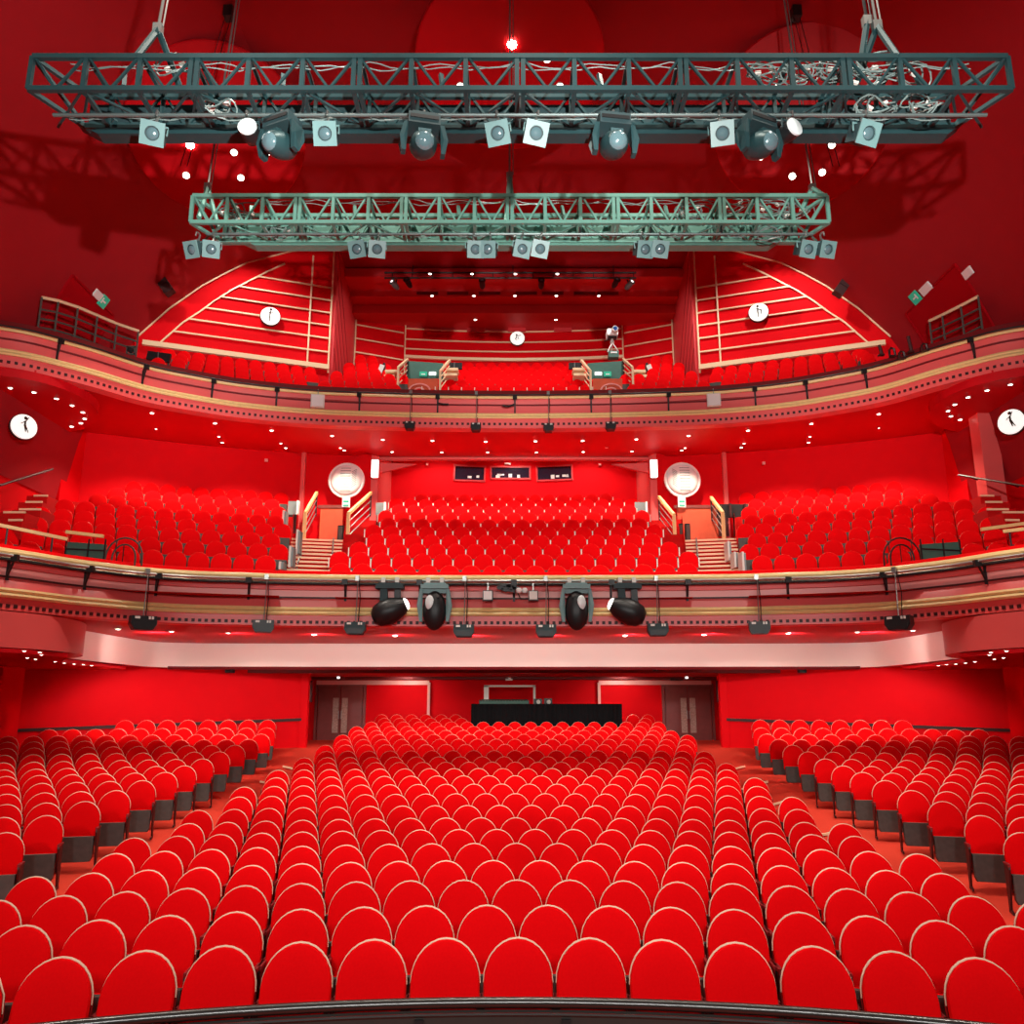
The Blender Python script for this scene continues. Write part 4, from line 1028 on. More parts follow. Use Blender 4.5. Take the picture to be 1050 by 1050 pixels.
for kind, px, tx, tz in (('p', 161.5, 5, 8), ('f', 254, -10, 0), ('m', 291, 0, -12), ('p', 336, 0, 0), ('m', 434.5, 0, 6), ('p', 510, -6, -6), ('p', 551, 8, 6), ('m', 628, 0, 4), ('p', 737, -4, -4), ('m', 775, 0, 12), ('f', 810, 5, 14), ('p', 885.5, 6, 8)):
    p = at_y(px, 118, UY + .12)
    hang(kind, (p.x, p.y, p.z), (R_(-4), R_(tx * .8), R_(tz * 2)), '%s under the upper truss, %s of its kind from the left' % (names[kind], ORD[cnt[kind]]), 'lamps on the upper truss', 1.0 if kind == 'p' else 1.12 if kind == 'm' else 1.0); cnt[kind] += 1
for i, (px, tx, tz) in enumerate(((203, 4, -14), (219.5, 2, 8), (368, -3, -8), (388, 2, 6), (485.5, -4, 8), (503, 6, -6), (535.5, 5, 10), (555, 7, 6), (658, -3, 8), (676, 4, 4), (825, 2, 8), (843, -3, 12))):
    p = at_y(px, 241, LY + .12)
    hang('p', (p.x, p.y, p.z), (R_(-6), R_(tx), R_(tz * 1.5)), 'pale square-fronted spotlight under the lower truss, %s from the left' % ORD[i], 'lamps on the lower truss', 1.0)
# coils of cable on the right of each truss
def coils(Y, spots, label, loc):
    t = thing('cable_coil', label, 'cable', loc, world=True); rr = random.Random(int(Y * 10))
    for j, (px, py, r0, n) in enumerate(spots):
        mb = MB()
        for q in range(n):
            c = at_y(px + rr.uniform(-5, 5), py + rr.uniform(-4, 4), Y + rr.uniform(.1, .5)); r = r0 * rr.uniform(.6, 1.1); ph = rr.uniform(0, 6)
            mb.tube([c + Vector((r * cos(k * pi / 7 + ph) * 1.3, .08 * sin(k), r * sin(k * pi / 7 + ph) * .7)) for k in range(15)], .013, 4)
        mb.build('loop', CABLE, t, True)
    for px, py in [(s_[0] + d, s_[1] + e) for s_ in spots for d, e in ((-8, 3), (7, -2))]:
        MB().box(at_y(px, py, Y + .3), (.085, .05, .045), Matrix.Rotation(rr.uniform(-.6, .6), 3, 'Y')).build('connector', OFFWHITE, t)
coils(UY, [(785, 72, .22, 4), (820, 74, .28, 5), (860, 68, .25, 5), (885, 82, .26, 6), (905, 66, .30, 4), (930, 78, .30, 3), (900, 108, .22, 4), (945, 108, .18, 4)], 'tangled grey cable coils on the right end of the upper truss', (at_y(870, 80, UY).x, UY, UP['Zb']))
coils(LY, [(708, 215, .25, 4), (752, 210, .25, 3), (790, 212, .30, 4), (815, 218, .24, 4), (790, 238, .22, 3)], 'tangled pale cable coils on the right end of the lower truss', (at_y(780, 215, LY).x, LY, LP['Zb']))
coils(LY, [(236, 215, .14, 3), (252, 222, .16, 3), (288, 238, .2, 3)], 'pale cable loops on the left end of the lower truss', (at_y(240, 215, LY).x, LY, LP['Zb']))
coils(UY, [(225, 108, .16, 3), (180, 68, .30, 2)], 'grey cable loops on the left part of the upper truss', (at_y(200, 80, UY).x, UY, UP['Zb']))

# ------------------------------------------------------------------ CEILING DISCS with downlights
for px, py, R, pre, L in ((523, 66, 2.25, 'middle', ((525, 45, 1), (472, 88, 0), (574, 88, 0), (561, 60, 0))),
                          (223, 138, 2.30, 'left', ((195, 148, 1), (191, 179.5, 0), (240, 156, 0), (247, 182, 0), (274, 156, 0))),
                          (821, 123, 2.25, 'right', ((797, 90, 0), (802, 143, 0), (780, 160.5, 0), (853, 148.5, 0), (812.5, 180.5, 0), (843, 176.5, 0)))):
    c = at_z(px, py, 17.6); view = (Vector((0, 0, EZ)) - c).normalized()
    mixv = {'middle': .42, 'left': .62, 'right': .85}[pre]; n = (view * mixv + Vector((0, 0, -1)) * (1 - mixv)).normalized()
    q = Vector((0, 0, 1)).rotation_difference(n)
    t = thing('ceiling_disc', 'large round red sound disc under the ceiling, %s of the three' % pre, 'disc', c, q.to_euler())
    MB().lathe([(R * .97, -.16), (R, -.12), (R, -.03), (R * .985, 0), (0, .0)], 64).build('disc', DISC, t, True)
    rd = MB()
    up = (q.inverted() @ Vector((0, 0, 1)))
    for k in range(3):
        a = k * 2 * pi / 3 + .4; b = Vector((R * .6 * cos(a), R * .6 * sin(a), -.16)); w = c + q @ b; rd.tube([b, b + up * (19.35 - w.z)], .03, 5)
    rd.build('hanger_rods_frame', FRAME, t)
    for x, y, hot in L:
        r = ray(x, y); k = n.dot(c - Vector((0, 0, EZ))) / n.dot(r); p = q.inverted() @ (Vector((0, 0, EZ)) + r * k - c)
        MB().lathe([(.10, 0), (.10, .03), (.075, .035)], 14, Matrix.Translation((p.x, p.y, 0))).build('lamp_ring', OFFWHITE, t)
        MB().lathe([(.085 if not hot else .11, .036), (.06, .05), (0, .055)], 14, Matrix.Translation((p.x, p.y, 0))).build('downlight', BULBHOT if hot else BULB, t)
# ------------------------------------------------------------------ recessed downlights in soffits
DLM = MB().lathe([(.075, .0), (.075, -.015), (.055, -.02)], 12, mi=0).lathe([(.058, -.018), (.03, -.028), (0, -.03)], 12, mi=1).mesh('downlight', [OFFWHITE, BULB])
DLP = []
def downlight(p, label, group, s=1.0):
    o = bpy.data.objects.new('downlight', DLM); COL.objects.link(o); o.location = p; o.scale = (s, s, s); tag(o, label, 'downlight', group); DLP.append(Vector(p)); return o
def side_of(i, n): return ORD[i]
for i, (x, y) in enumerate(((121, 644.5), (176, 647), (234, 648.5), (322, 650.5), (405, 651.5), (641, 651.5), (722, 650.5), (808, 649), (879, 647.5), (936, 646))):
    downlight(at_z(x, y, 4.502), 'downlight in the dress circle underside above the pale band, %s from the left' % ORD[i], 'downlights under the dress circle')
def soffit_z(x, y):
    """height of the sloping balcony soffit at a plan point"""
    p, n = on_curve(BC, BN, x); d = max(0, y - p.y); return 11.345 + (.155 * d / 3.0 if d < 3 else .155 + .22 * (d - 3) / 5)
def on_soffit(x, y):
    Z = 11.4
    for _ in range(5): p = at_z(x, y, Z); Z = soffit_z(p.x, p.y)
    return p - Vector((0, 0, .004))
for i, (x, y) in enumerate(((156, 423), (220.5, 433.5), (278.5, 441), (340.5, 446.5), (392.5, 450.5), (443.5, 451.5), (498, 452.5), (549, 452), (597.5, 451.5), (652.5, 450), (706, 446.5), (767, 441), (832, 434), (901, 424))):
    downlight(on_soffit(x, y), 'downlight in the balcony underside, front row, %s from the left' % ORD[i], 'downlights under the balcony')
for i, (x, y) in enumerate(((162, 446.5), (228, 453.5), (293, 459), (353, 461.5), (402, 463), (453, 463.5), (500, 463.5), (550, 463.5), (598, 463), (648, 462.5), (699, 461.5), (760, 458.5), (829, 453.5), (901.5, 444.5))):
    downlight(on_soffit(x, y), 'downlight in the balcony underside, rear row, %s from the left' % ORD[i], 'downlights under the balcony', .85)
for i, (x, y) in enumerate(((160, 439.5), (224.5, 447.5), (288, 454.5), (349, 459), (702.5, 459), (763, 454.5), (830.5, 447.5), (901, 438.5))):
    downlight(on_soffit(x, y), 'smaller downlight just before the rear row under the balcony, %s from the left' % ORD[i], 'downlights under the balcony', .75)
for sgn, side in ((1, 'left'), (-1, 'right')):
    for i, (x, y) in enumerate(((10.5, 397.5), (35, 402), (58, 408.5), (74, 415.5), (85, 422.5), (87, 429), (83, 433.5), (73.5, 437), (57, 437.5))):
        xx = x if sgn > 0 else (1036, 1012, 992.5, 979, 972, 975, 984.5, 998.5, 1014)[i]
        yy = y if sgn > 0 else (394, 400, 407, 414.5, 421, 426.5, 430, 431.5, 433)[i]
        downlight(at_z(xx, yy, 11.115), 'downlight along the rim of the %s round canopy, %s counting from the frame edge' % (side, ORD[i]), 'downlights of the round canopies')
    for i, (x, y) in enumerate(((25, 667), (41, 668.5), (42.5, 671), (28, 674), (36.5, 675.5), (56.5, 678), (66, 679.5), (76, 680.5), (85.5, 681), (94, 682))):
        if sgn < 0: x = 1054 - x + (2 if i > 3 else 3)
        downlight(at_z(x, y, 3.695), 'tiny downlight in the low soffit by the %s drum, %s counting from the drum' % (side, ORD[i]), 'downlights by the drums', .62)
for i, (x, y) in enumerate(((385, 290.5), (665, 289.5), (441, 280.5), (484, 280.5), (528.5, 280.5), (571.5, 280.5), (443, 303), (486, 303), (528, 303), (570.5, 303), (614, 303), (487.5, 327.5), (570, 327.5))):
    Z = 19.33 if i < 2 else 18.92 if i < 6 else 18.64 if i < 11 else 18.265
    downlight(at_z(x, y, Z), 'downlight in the stepped ceiling above the upper balcony, %s counted from the front' % ORD[i], 'downlights above the balcony', 1.1)
for i, (x, y) in enumerate(((146, 459), (622, 458), (902, 463), (783, 475), (273, 472), (438, 476), (615, 476.5))):
    p = at_y(x, y, 28.6 if i not in (5, 6) else 33.1)
    o = MB().box((0, 0, 0), (.10, .06, .10)).build('wall_sensor', PALEPINK); o.location = p; tag(o, 'tiny pale sensor on the dress circle rear wall, %s of several' % ORD[i], 'sensor', 'sensors on the dress circle rear wall')

# ------------------------------------------------------------------ FRONT BARS, BRACKETS, HUNG BOXES
def bracket(mb, C, N, X, z1, drop, out, w=.05):
    p, n = on_curve(C, N, X); p = Vector((p.x, p.y, 0)); n = n.normalized()
    a = p + n * out + Vector((0, 0, z1)); mb.bar(p + n * .0 + Vector((0, 0, z1 - .02)), a, w, .05); mb.bar(p + n * .02 + Vector((0, 0, z1 + .04)), p + n * .03 + Vector((0, 0, z1 - drop)), w, .04); mb.bar(a, p + n * .03 + Vector((0, 0, z1 - drop * .75)), w * .8, .03)
    mb.box(a, (.13, .10, .13))
def front_bar(C, N, pts, z, drop, out, label, bars, Zc, zone):
    t = thing('lighting_bar', label, 'lighting bar', (0, C[len(C) // 2][1], z), world=True)
    for px in pts:
        p, n = curve_hit(C, N, px, None, z); mb = MB(); bracket(mb, C, N, p.x, z, drop, out); mb.build('bracket', BLACK, t)
    for d, dz, m, r in bars: MB().tube(offs(C, N, d, z + dz), r, 6).build('pipe', m, t, True)
    return t
front_bar(BC, BN, (60, 147, 218, 284, 369, 449, 528, 606, 685, 774, 827, 888, 998), 12.34, .50, .22, 'thin dark lighting bar on black brackets along the balcony front', ((.22, .08, BLACK, .022),), 12.4, 'balcony')
front_bar(DC, DN, (9, 88, 161, 256, 355, 431, 527, 626, 704, 807, 908, 1010), 5.52, .42, .24, 'steel lighting bars on black brackets along the dress circle front', ((.24, .04, STEEL, .03), (.17, -.04, BLACK, .03), (.12, .00, CHROME, .022)), 5.6, 'dress')
MB().bar(at_y(906, 376.5, 23.25), at_y(930, 368.5, 22.75), .04, .04)
def hung_box(C, N, px, ztop, pyb, w, h, label, m, group, d=.28):
    p, n = curve_hit(C, N, px, None, ztop); p = p + n * d; q = proj(p); k = (pyb - q[1]) / F * q[2] / _c
    zb = ztop - k; a = atan2(n.x, -n.y)
    t = thing('hung_monitor', label, 'speaker', (p.x, p.y, zb), (0, 0, a), group)
    MB().prism([(-w / 2, -.16, h * .5), (w / 2, -.16, h * .5), (w / 2 * 1.02, -.16, -h * .1), (w * .36, -.16, -h * .5), (-w * .36, -.16, -h * .5), (-w / 2 * 1.02, -.16, -h * .1)], (0, .3, 0)).build('cabinet', m, t)
    MB().box((0, -.165, -h * .22), (w * .8, .015, h * .42)).build('grille', BLACK, t)
    mb = MB(); mb.box((-w * .28, -.17, h * .36), (w * .2, .02, h * .16)); mb.box((w * .2, -.17, h * .36), (w * .08, .02, h * .2)); mb.box((w * .32, -.17, h * .36), (w * .08, .02, h * .2)); mb.build('label_plate', OFFWHITE, t)
    mb = MB(); mb.tube([(0, -.02, h * .5), (.02, -.02, ztop - zb)], .012, 6); mb.build('hanging_chain', CHAIN, t)
    mb = MB(); mb.tube([(w * .12, .02, h * .5), (w * .15, .10, (ztop - zb) * .6), (.04, 0, ztop - zb)], .010, 4); mb.build('signal_cable', BLACK, t)
    MB().box((0, 0, ztop - zb), (.09, .12, .12)).build('clamp', STEEL, t)
    return t
for i, (px, w, h, py) in enumerate(((148, .52, .30, 637.5), (273.5, .46, .28, 641), (368, .46, .28, 643), (477, .46, .28, 645.5), (559, .46, .28, 645.5), (671, .46, .28, 644.5), (774.5, .46, .28, 642.5), (921, .52, .30, 637.5))):
    hung_box(DC, DN, px, 5.60, py, w, h, 'small dark monitor box on a chain below the dress circle rail, %s from the left' % ORD[i], TEALDARK if 1 < i < 6 else BLACK, 'monitor boxes hung from the dress circle')
for i, (px, py) in enumerate(((421.5, 438), (488.5, 439.5), (562, 440), (625, 438.5))):
    hung_box(BC, BN, px, 12.48, py, .32, .24, 'tiny black box on a long cable below the balcony front, %s from the left' % ORD[i], BLACK, 'small boxes hung from the balcony', .18)
# white square lamps on the balcony front, small boxes on the dress circle front
def front_box(C, N, px, py, z0, s, d, face, body, label):
    p, n = curve_hit(C, N, px, None, z0); p = p + n * d; q = proj(p); z = z0 - (py - q[1]) / F * q[2] / _c; a = atan2(n.x, -n.y)
    t = thing('front_lamp', label, 'lamp', (p.x, p.y, z), (0, 0, a))
    MB().box((0, .05, 0), (s, .14, s)).build('housing', body, t); MB().box((0, -.03, 0), (s * .82, .03, s * .82)).build('face', face, t); MB().bar((0, .03, s / 2), (0, .03, s / 2 + .18), .03).build('hook', STEEL, t)
front_box(BC, BN, 326, 411, 12.1, .42, .24, WHITE, OFFWHITE, 'square white lamp on the left of the balcony front')
front_box(BC, BN, 731.5, 410, 12.1, .42, .24, WHITE, OFFWHITE, 'square white lamp on the right of the balcony front')
front_box(DC, DN, 500.5, 610.5, 5.3, .24, .30, WHITE, BLACK, 'small white-faced box at the middle of the dress circle bar')
front_box(DC, DN, 546.5, 610.5, 5.3, .23, .30, OFFWHITE, BLACK, 'small black box with a white square at the middle of the dress circle bar')
t = thing('cable_clump', 'black plugs and white sockets gathered at the middle of the dress circle bar', 'cable', (at_y(525, 604, 19.8).x, 19.8, 5.5), world=True)
mb = MB(); rr = random.Random(3)
for k in range(12): mb.box(at_y(508 + rr.random() * 22, 601 + rr.random() * 5, 19.82), (.10 + rr.random() * .1, .08, .05), Matrix.Rotation(rr.uniform(-.4, .4), 3, 'Y'))
mb.build('plug_trim', BLACK, t)
for px in (532, 538): MB().lathe([(.05, 0), (.07, -.05), (.05, -.11), (0, -.12)], 12, Matrix.Translation(at_y(px, 603, 19.80))).build('socket', WHITE, t, True)
MB().tube([at_y(531, 608, 19.8), at_y(534, 614.5, 19.8), at_y(540, 614.5, 19.8), at_y(543, 613, 19.8)], .012, 4).build('lead', BLACK, t)
t = thing('front_cable', 'black cables clipped under the balcony rail', 'cable', (0, 25.8, 12.3), world=True)
for a, b in (((449, 413.5), (460, 414.5)), ((515, 416), (527, 415))): MB().tube([at_y(*a, 25.75), at_y((a[0] + b[0]) / 2, a[1] + 1, 25.75), at_y(*b, 25.75)], .03, 5).build('lead', BLACK, t)

# big moving lights on the dress circle bar
def profile_mover(px, yaw, roll, lens_side, label):
    p, n = curve_hit(DC, DN, px, None, 5.60); p = p + n * .26
    t = thing('stage_moving_light', label, 'moving light', (p.x, p.y, 5.58), (0, 0, 0), 'large moving lights on the dress circle bar')
    for dx in (-.16, .16):
        h = MB(); h.box((dx, 0, -.02), (.09, .10, .14)); h.build('clamp', OFFWHITE, t)
    MB().box((0, 0, -.17), (.64, .30, .10)).box((0, 0, -.11), (.5, .24, .06)).build('base', LAMPGREY if lens_side == 0 else TEALDARK, t)
    if lens_side == 0:
        # facing the stage: tall oval head with dark face between two pale arms
        for s in (-1, 1): MB().prism([(s * .27, -.10, -.22), (s * .27, .12, -.22), (s * .33, .10, -.6), (s * .27, .06, -.98), (s * .27, -.08, -.98), (s * .33, -.12, -.6)], (s * .07, 0, 0)).build('yoke_arm', LAMPGREY, t)
        MB().box((0, .05, -.27), (.58, .2, .10)).build('yoke_bridge', LAMPGREY, t)
        hd = MB(); M = Matrix.Translation((0, -.02, -.72)) @ Matrix.Diagonal((.27, .20, .46, 1))
        hd.lathe([(sin(k * pi / 14), -cos(k * pi / 14)) for k in range(15)], 24, M); hd.build('head', BLACK, t, True)
        ln = MB(); ln.lathe([(1, 0), (.8, .25), (.4, .4), (0, .45)], 18, Matrix.Translation((-.10 * yaw, -.19, -.55)) @ Matrix.Rotation(pi / 2, 4, 'X') @ Matrix.Diagonal((.10, .17, .08, 1))); ln.build('lens', LENSW, t, True)  # white oval stands for a bright reflection, painted as the lens
        MB().box((.09 * yaw, -.17, -.40), (.05, .04, .06)).build('bracket_plate', SEATGREY, t)
    else:
        s = lens_side
        MB().prism([(-.22, -.08, -.2), (-.06, -.08, -.2), (-.02, -.08, -.75), (-.22, -.08, -.75)], (0, .10, 0)).build('yoke_arm', TEALDARK, t)
        MB().prism([(.24, .02, -.2), (.10, .02, -.2), (.10, .02, -.75), (.26, .02, -.75)], (0, .10, 0)).build('yoke_arm', BLACK, t)
        hd = MB(); M = Matrix.Translation((0, -.02, -.74)) @ Matrix.Rotation(s * radians(66), 4, 'Y')
        hd.lathe([(0, -.42), (.14, -.40), (.25, -.30), (.30, -.12), (.29, .08), (.22, .30), (.14, .42)], 24, M); hd.build('head', BLACK, t, True)
        MB().lathe([(.15, .41), (.13, .45), (.08, .48), (0, .49)], 18, M).build('lens', LIT, t, True)
    return t
profile_mover(401.5, 0, 0, 1, 'black moving light turned sideways on the dress circle bar, leftmost of four')
profile_mover(447, 1, 0, 0, 'oval-faced moving light with pale arms on the dress circle bar, second from left')
profile_mover(590, -1, 0, 0, 'oval-faced moving light with pale arms on the dress circle bar, third from left')
profile_mover(641.5, 0, 0, -1, 'black moving light turned sideways on the dress circle bar, rightmost of four')
# small black lamps on the stalls rear ceiling and below the bulkhead
for i, (px, py) in enumerate(((163, 687), (236, 687), (822, 687), (899, 687), (387, 686), (485, 685.5), (580, 685.5), (672, 686))):
    Y = 25.9 if i < 4 else 26.2; p = at_y(px, py, Y)
    t = thing('ceiling_spot', ('small black box lamp under the pale bulkhead, %s of the outer four' % ORD[i]) if i < 4 else ('tiny black lamp under the middle of the pale bulkhead, %s from the left' % ORD[i - 4]), 'lamp', p)
    MB().box((0, 0, 0), (.24 if i < 4 else .16, .16, .17 if i < 4 else .12)).build('housing', BLACK, t); MB().bar((0, 0, .06), (0, 0, 3.79 - p.z), .04).build('stem', BLACK, t)
    if i >= 4: MB().lathe([(.035, 0), (.02, .02), (0, .025)], 10, Matrix.Translation((.03, -.085, 0)) @ Matrix.Rotation(pi / 2, 4, 'X')).build('lens', LENSW, t)
p = at_y(522, 697, 32.3); o = MB().box((0, 0, 0), (.26, .1, .06)).box((.02, 0, .05), (.1, .06, .05)).build('smoke_detector', WHITE); o.location = p; tag(o, 'small white sensor above the control table at the rear', 'sensor')

# ------------------------------------------------------------------ UPPER BALCONY FURNITURE
# fly bar with small spots under the stepped ceiling
fy = 30.2; a, b = at_y(402, 291, fy), at_y(650, 291, fy); zf_ = at_y(525, 285, fy).z
t = thing('fly_bar', 'dark double lighting bar under the ceiling over the upper balcony', 'lighting bar', ((a.x + b.x) / 2, fy, zf_), world=True)
for dz in (0, .22): MB().tube([(a.x - .3, fy, zf_ + dz), (b.x + .1, fy, zf_ + dz)], .035, 6).build('pipe', BLACK, t)
mb = MB()
for k in range(13): x = a.x + (b.x - a.x) * k / 12; mb.bar((x, fy, zf_), (x, fy, zf_ + .22), .03)
mb.build('lattice', BLACK, t)
for k in (1, 6, 11): x = a.x + (b.x - a.x) * k / 12; MB().bar((x, fy, zf_), (x, fy, 19.34), .03).build('hanger', BLACK, t)
for i, (px, py, lit, yaw) in enumerate(((405, 292.5, 1, -30), (419, 290.5, 0, -20), (494.5, 291.5, 0, 0), (555, 291.5, 0, 0), (631, 290.5, 0, 20), (645, 292.5, 1, 30))):
    p = at_y(px, py, fy - .1)
    t = thing('small_spotlight', 'small spotlight on the fly bar over the balcony, %s from the left' % ORD[i], 'spotlight', p, (radians(-20), 0, radians(yaw)), 'small spotlights on the fly bar')
    MB().lathe([(.07, -.2), (.11, -.1), (.11, .16), (.13, .18), (.13, .22)], 14, Matrix.Rotation(pi / 2, 4, 'X')).build('barrel', BLACK if not lit else LAMPGREY, t, True)
    MB().lathe([(.10, .20), (.05, .225), (0, .23)], 14, Matrix.Rotation(pi / 2, 4, 'X')).build('lens', LIT if lit else LENS, t, True); MB().bar((0, 0, .1), (0, 0, .3), .04).build('clamp', BLACK, t)
# entry enclosures
for sgn, side in ((1, 'left'), (-1, 'right')):
    P = (lambda x, y, Y: at_y(x, y, Y)) if sgn > 0 else (lambda x, y, Y: mir(at_y(1055 - x, y, Y), 1) if False else at_y(1057 - x, y, Y))
    Yb, Yf = 29.6, 27.6
    tl, tr, bl = P(417, 370, Yb), P(454.5, 372.5, Yb), P(418, 388, Yb)
    t = thing('entry_enclosure', 'balcony stair entry with sign-lit green back wall and cream rails, %s side' % side, 'entrance', ((tl.x + tr.x) / 2, Yf, 12.0), world=True)
    MB().prism([tl, tr, Vector((tr.x, Yb, 12.2)), Vector((tl.x, Yb, 12.2))], (0, .15, 0)).build('back_wall', GREYGREEN, t)  # green light of the exit sign put into the wall colour
    fl, fr = P(419, 390, Yf + .4), P(449, 390, Yf + .4); fb = P(419, 402, Yf + .4)
    MB().box(((fl.x + fr.x) / 2, Yf + .4, (fl.z + fb.z) / 2 - .1), (abs(fr.x - fl.x), .06, fl.z - fb.z + .3)).build('front_panel', DOORORANGE, t)
    c = P(430, 401, Yf + .34); s = proj(c)[2] / F; mb = MB()
    for rad in (11, 5): mb.tube([c + Vector((rad * s * cos(k * pi / 10), 0, rad * s * .72 * sin(k * pi / 10))) for k in range(11)], .03, 5)
    mb.build('arched_rail_trim', PALEPINK, t, True)
    for (x0, y0), (x1, y1), nm in (((408.5, 377), (418, 368.5), 'outer'), ((451.5, 381), (461, 369.5), 'inner')):
        A, B = P(x0, y0, Yf), P(x1, y1, Yb)
        mb = MB(); mb.bar(A, B, .08, .08); mb.build('handrail', CREAM, t)
        mb = MB()
        for q in (.22, .42, .62): mb.tube([A - Vector((0, 0, q)), B - Vector((0, 0, q))], .022, 5)
        mb.build('rail_bars_frame', CREAM, t); MB().bar(A, A - Vector((0, 0, .85)), .07, .07).build('newel_post', CREAM, t); MB().bar(B, B - Vector((0, 0, .8)), .05, .05).build('end_post', FRAME, t)
    for (x0, x1) in ((428, 441), (442, 453)):
        pass
    g = P(434, 383.5, Yb - .08); w_ = P(443.5, 383, Yb - .08); s = proj(g)[2] / F
    tt = thing('exit_sign', 'green exit sign with a white arrow panel in the %s balcony entry' % side, 'sign', g, world=True)
    MB().box(g, (7.5 * s, .05, 5 * s)).build('green_panel', GREEN, tt); MB().box(w_, (7 * s, .05, 3 * s)).build('white_panel', LIT, tt)
    mb = MB(); mb.box(g + Vector((0, -.03, -.02)), (4 * s, .01, 1 * s)); mb.build('arrow_mark', WHITE, tt)
    # pale step fronts beside the entry
    mb = MB()
    for (x, y, w) in ((464, 381, 12), (462, 386.5, 14), (402, 383, 12), (400, 388, 10)):
        p = P(x, y, 29.0); mb.box(p, (w * s, .5, 2.6 * s))
    o = mb.build('side_steps', CREAM, loc=(0, 0, 0)); tag(o, 'pale step fronts either side of the %s balcony entry' % side, 'steps')
    p = P(467, 375.5, 30.2); o = MB().box((0, 0, 0), (14 * s, .1, 7 * s)).box((-1 * s, -.07, 0), (.5 * s, .03, 7 * s), mi=1).build('folded_chair', [BLACK, STEEL]); o.location = p; tag(o, 'black folded seat backs beside the %s balcony entry' % side, 'seat')
    p = P(391, 380, 29.6); o = MB().box((0, 0, 0), (5 * s, .3, 10 * s), Matrix.Rotation(radians(20 * sgn), 3, 'Y')).box((3 * s * sgn, .0, 2 * s), (2 * s, .28, 10 * s), mi=1).build('row_end_board', [OFFWHITE, BLACK]); o.location = p; tag(o, 'black and white seat-end panels outside the %s balcony entry' % side, 'panel')
# camera on a tripod behind the right entry
p = at_y(627.5, 342.5, 30.0); base = Vector((p.x, 30.0, 14.55))
t = thing('followspot_camera', 'white camera on a tripod above the right balcony entry', 'camera', base, world=True)
s = proj(p)[2] / F
MB().box(p, (11 * s, .45, 7 * s)).build('body', WHITE, t); MB().lathe([(3.2 * s, 0), (3.4 * s, .2), (2.8 * s, .26)], 16, Matrix.Translation(p + Vector((2 * s, -.22, .2 * s))) @ Matrix.Rotation(pi / 2, 4, 'X')).build('lens_hood', OFFWHITE, t, True)
MB().lathe([(2.3 * s, .26), (1 * s, .30), (0, .31)], 14, Matrix.Translation(p + Vector((2 * s, -.22, .2 * s))) @ Matrix.Rotation(pi / 2, 4, 'X')).build('lens', mat('blue_lens', (.02, .10, .35), .1, spec=.9), t, True)
MB().box(p - Vector((0, 0, 4.5 * s)), (9 * s, .25, 2 * s)).build('plate', BLACK, t); MB().lathe([(2.4 * s, -5 * s), (1 * s, 0)], 12, Matrix.Translation(p - Vector((0, 0, 5 * s)))).build('head', OFFWHITE, t, True)
for dx, dy in ((-5.5, -.2), (5.5, -.2), (0, .5)): MB().tube([p - Vector((0, 0, 9 * s)), p + Vector((dx * s, dy, -22 * s))], .022, 6).build('tripod_leg', OFFWHITE, t)
MB().tube([p - Vector((-1 * s, 0, 4 * s)), p + Vector((-8 * s, .1, -7 * s))], .015, 5).build('pan_handle', BLACK, t)
p = at_y(629, 364.5, 29.7); o = MB().box((0, 0, 0), (10 * s, .3, 7 * s)).box((0, -.16, 1.4 * s), (6.5 * s, .03, 1.4 * s), mi=1).build('equipment_case', [GREYGREEN, WHITE]); o.location = p; tag(o, 'grey-green equipment case under the camera tripod', 'case')
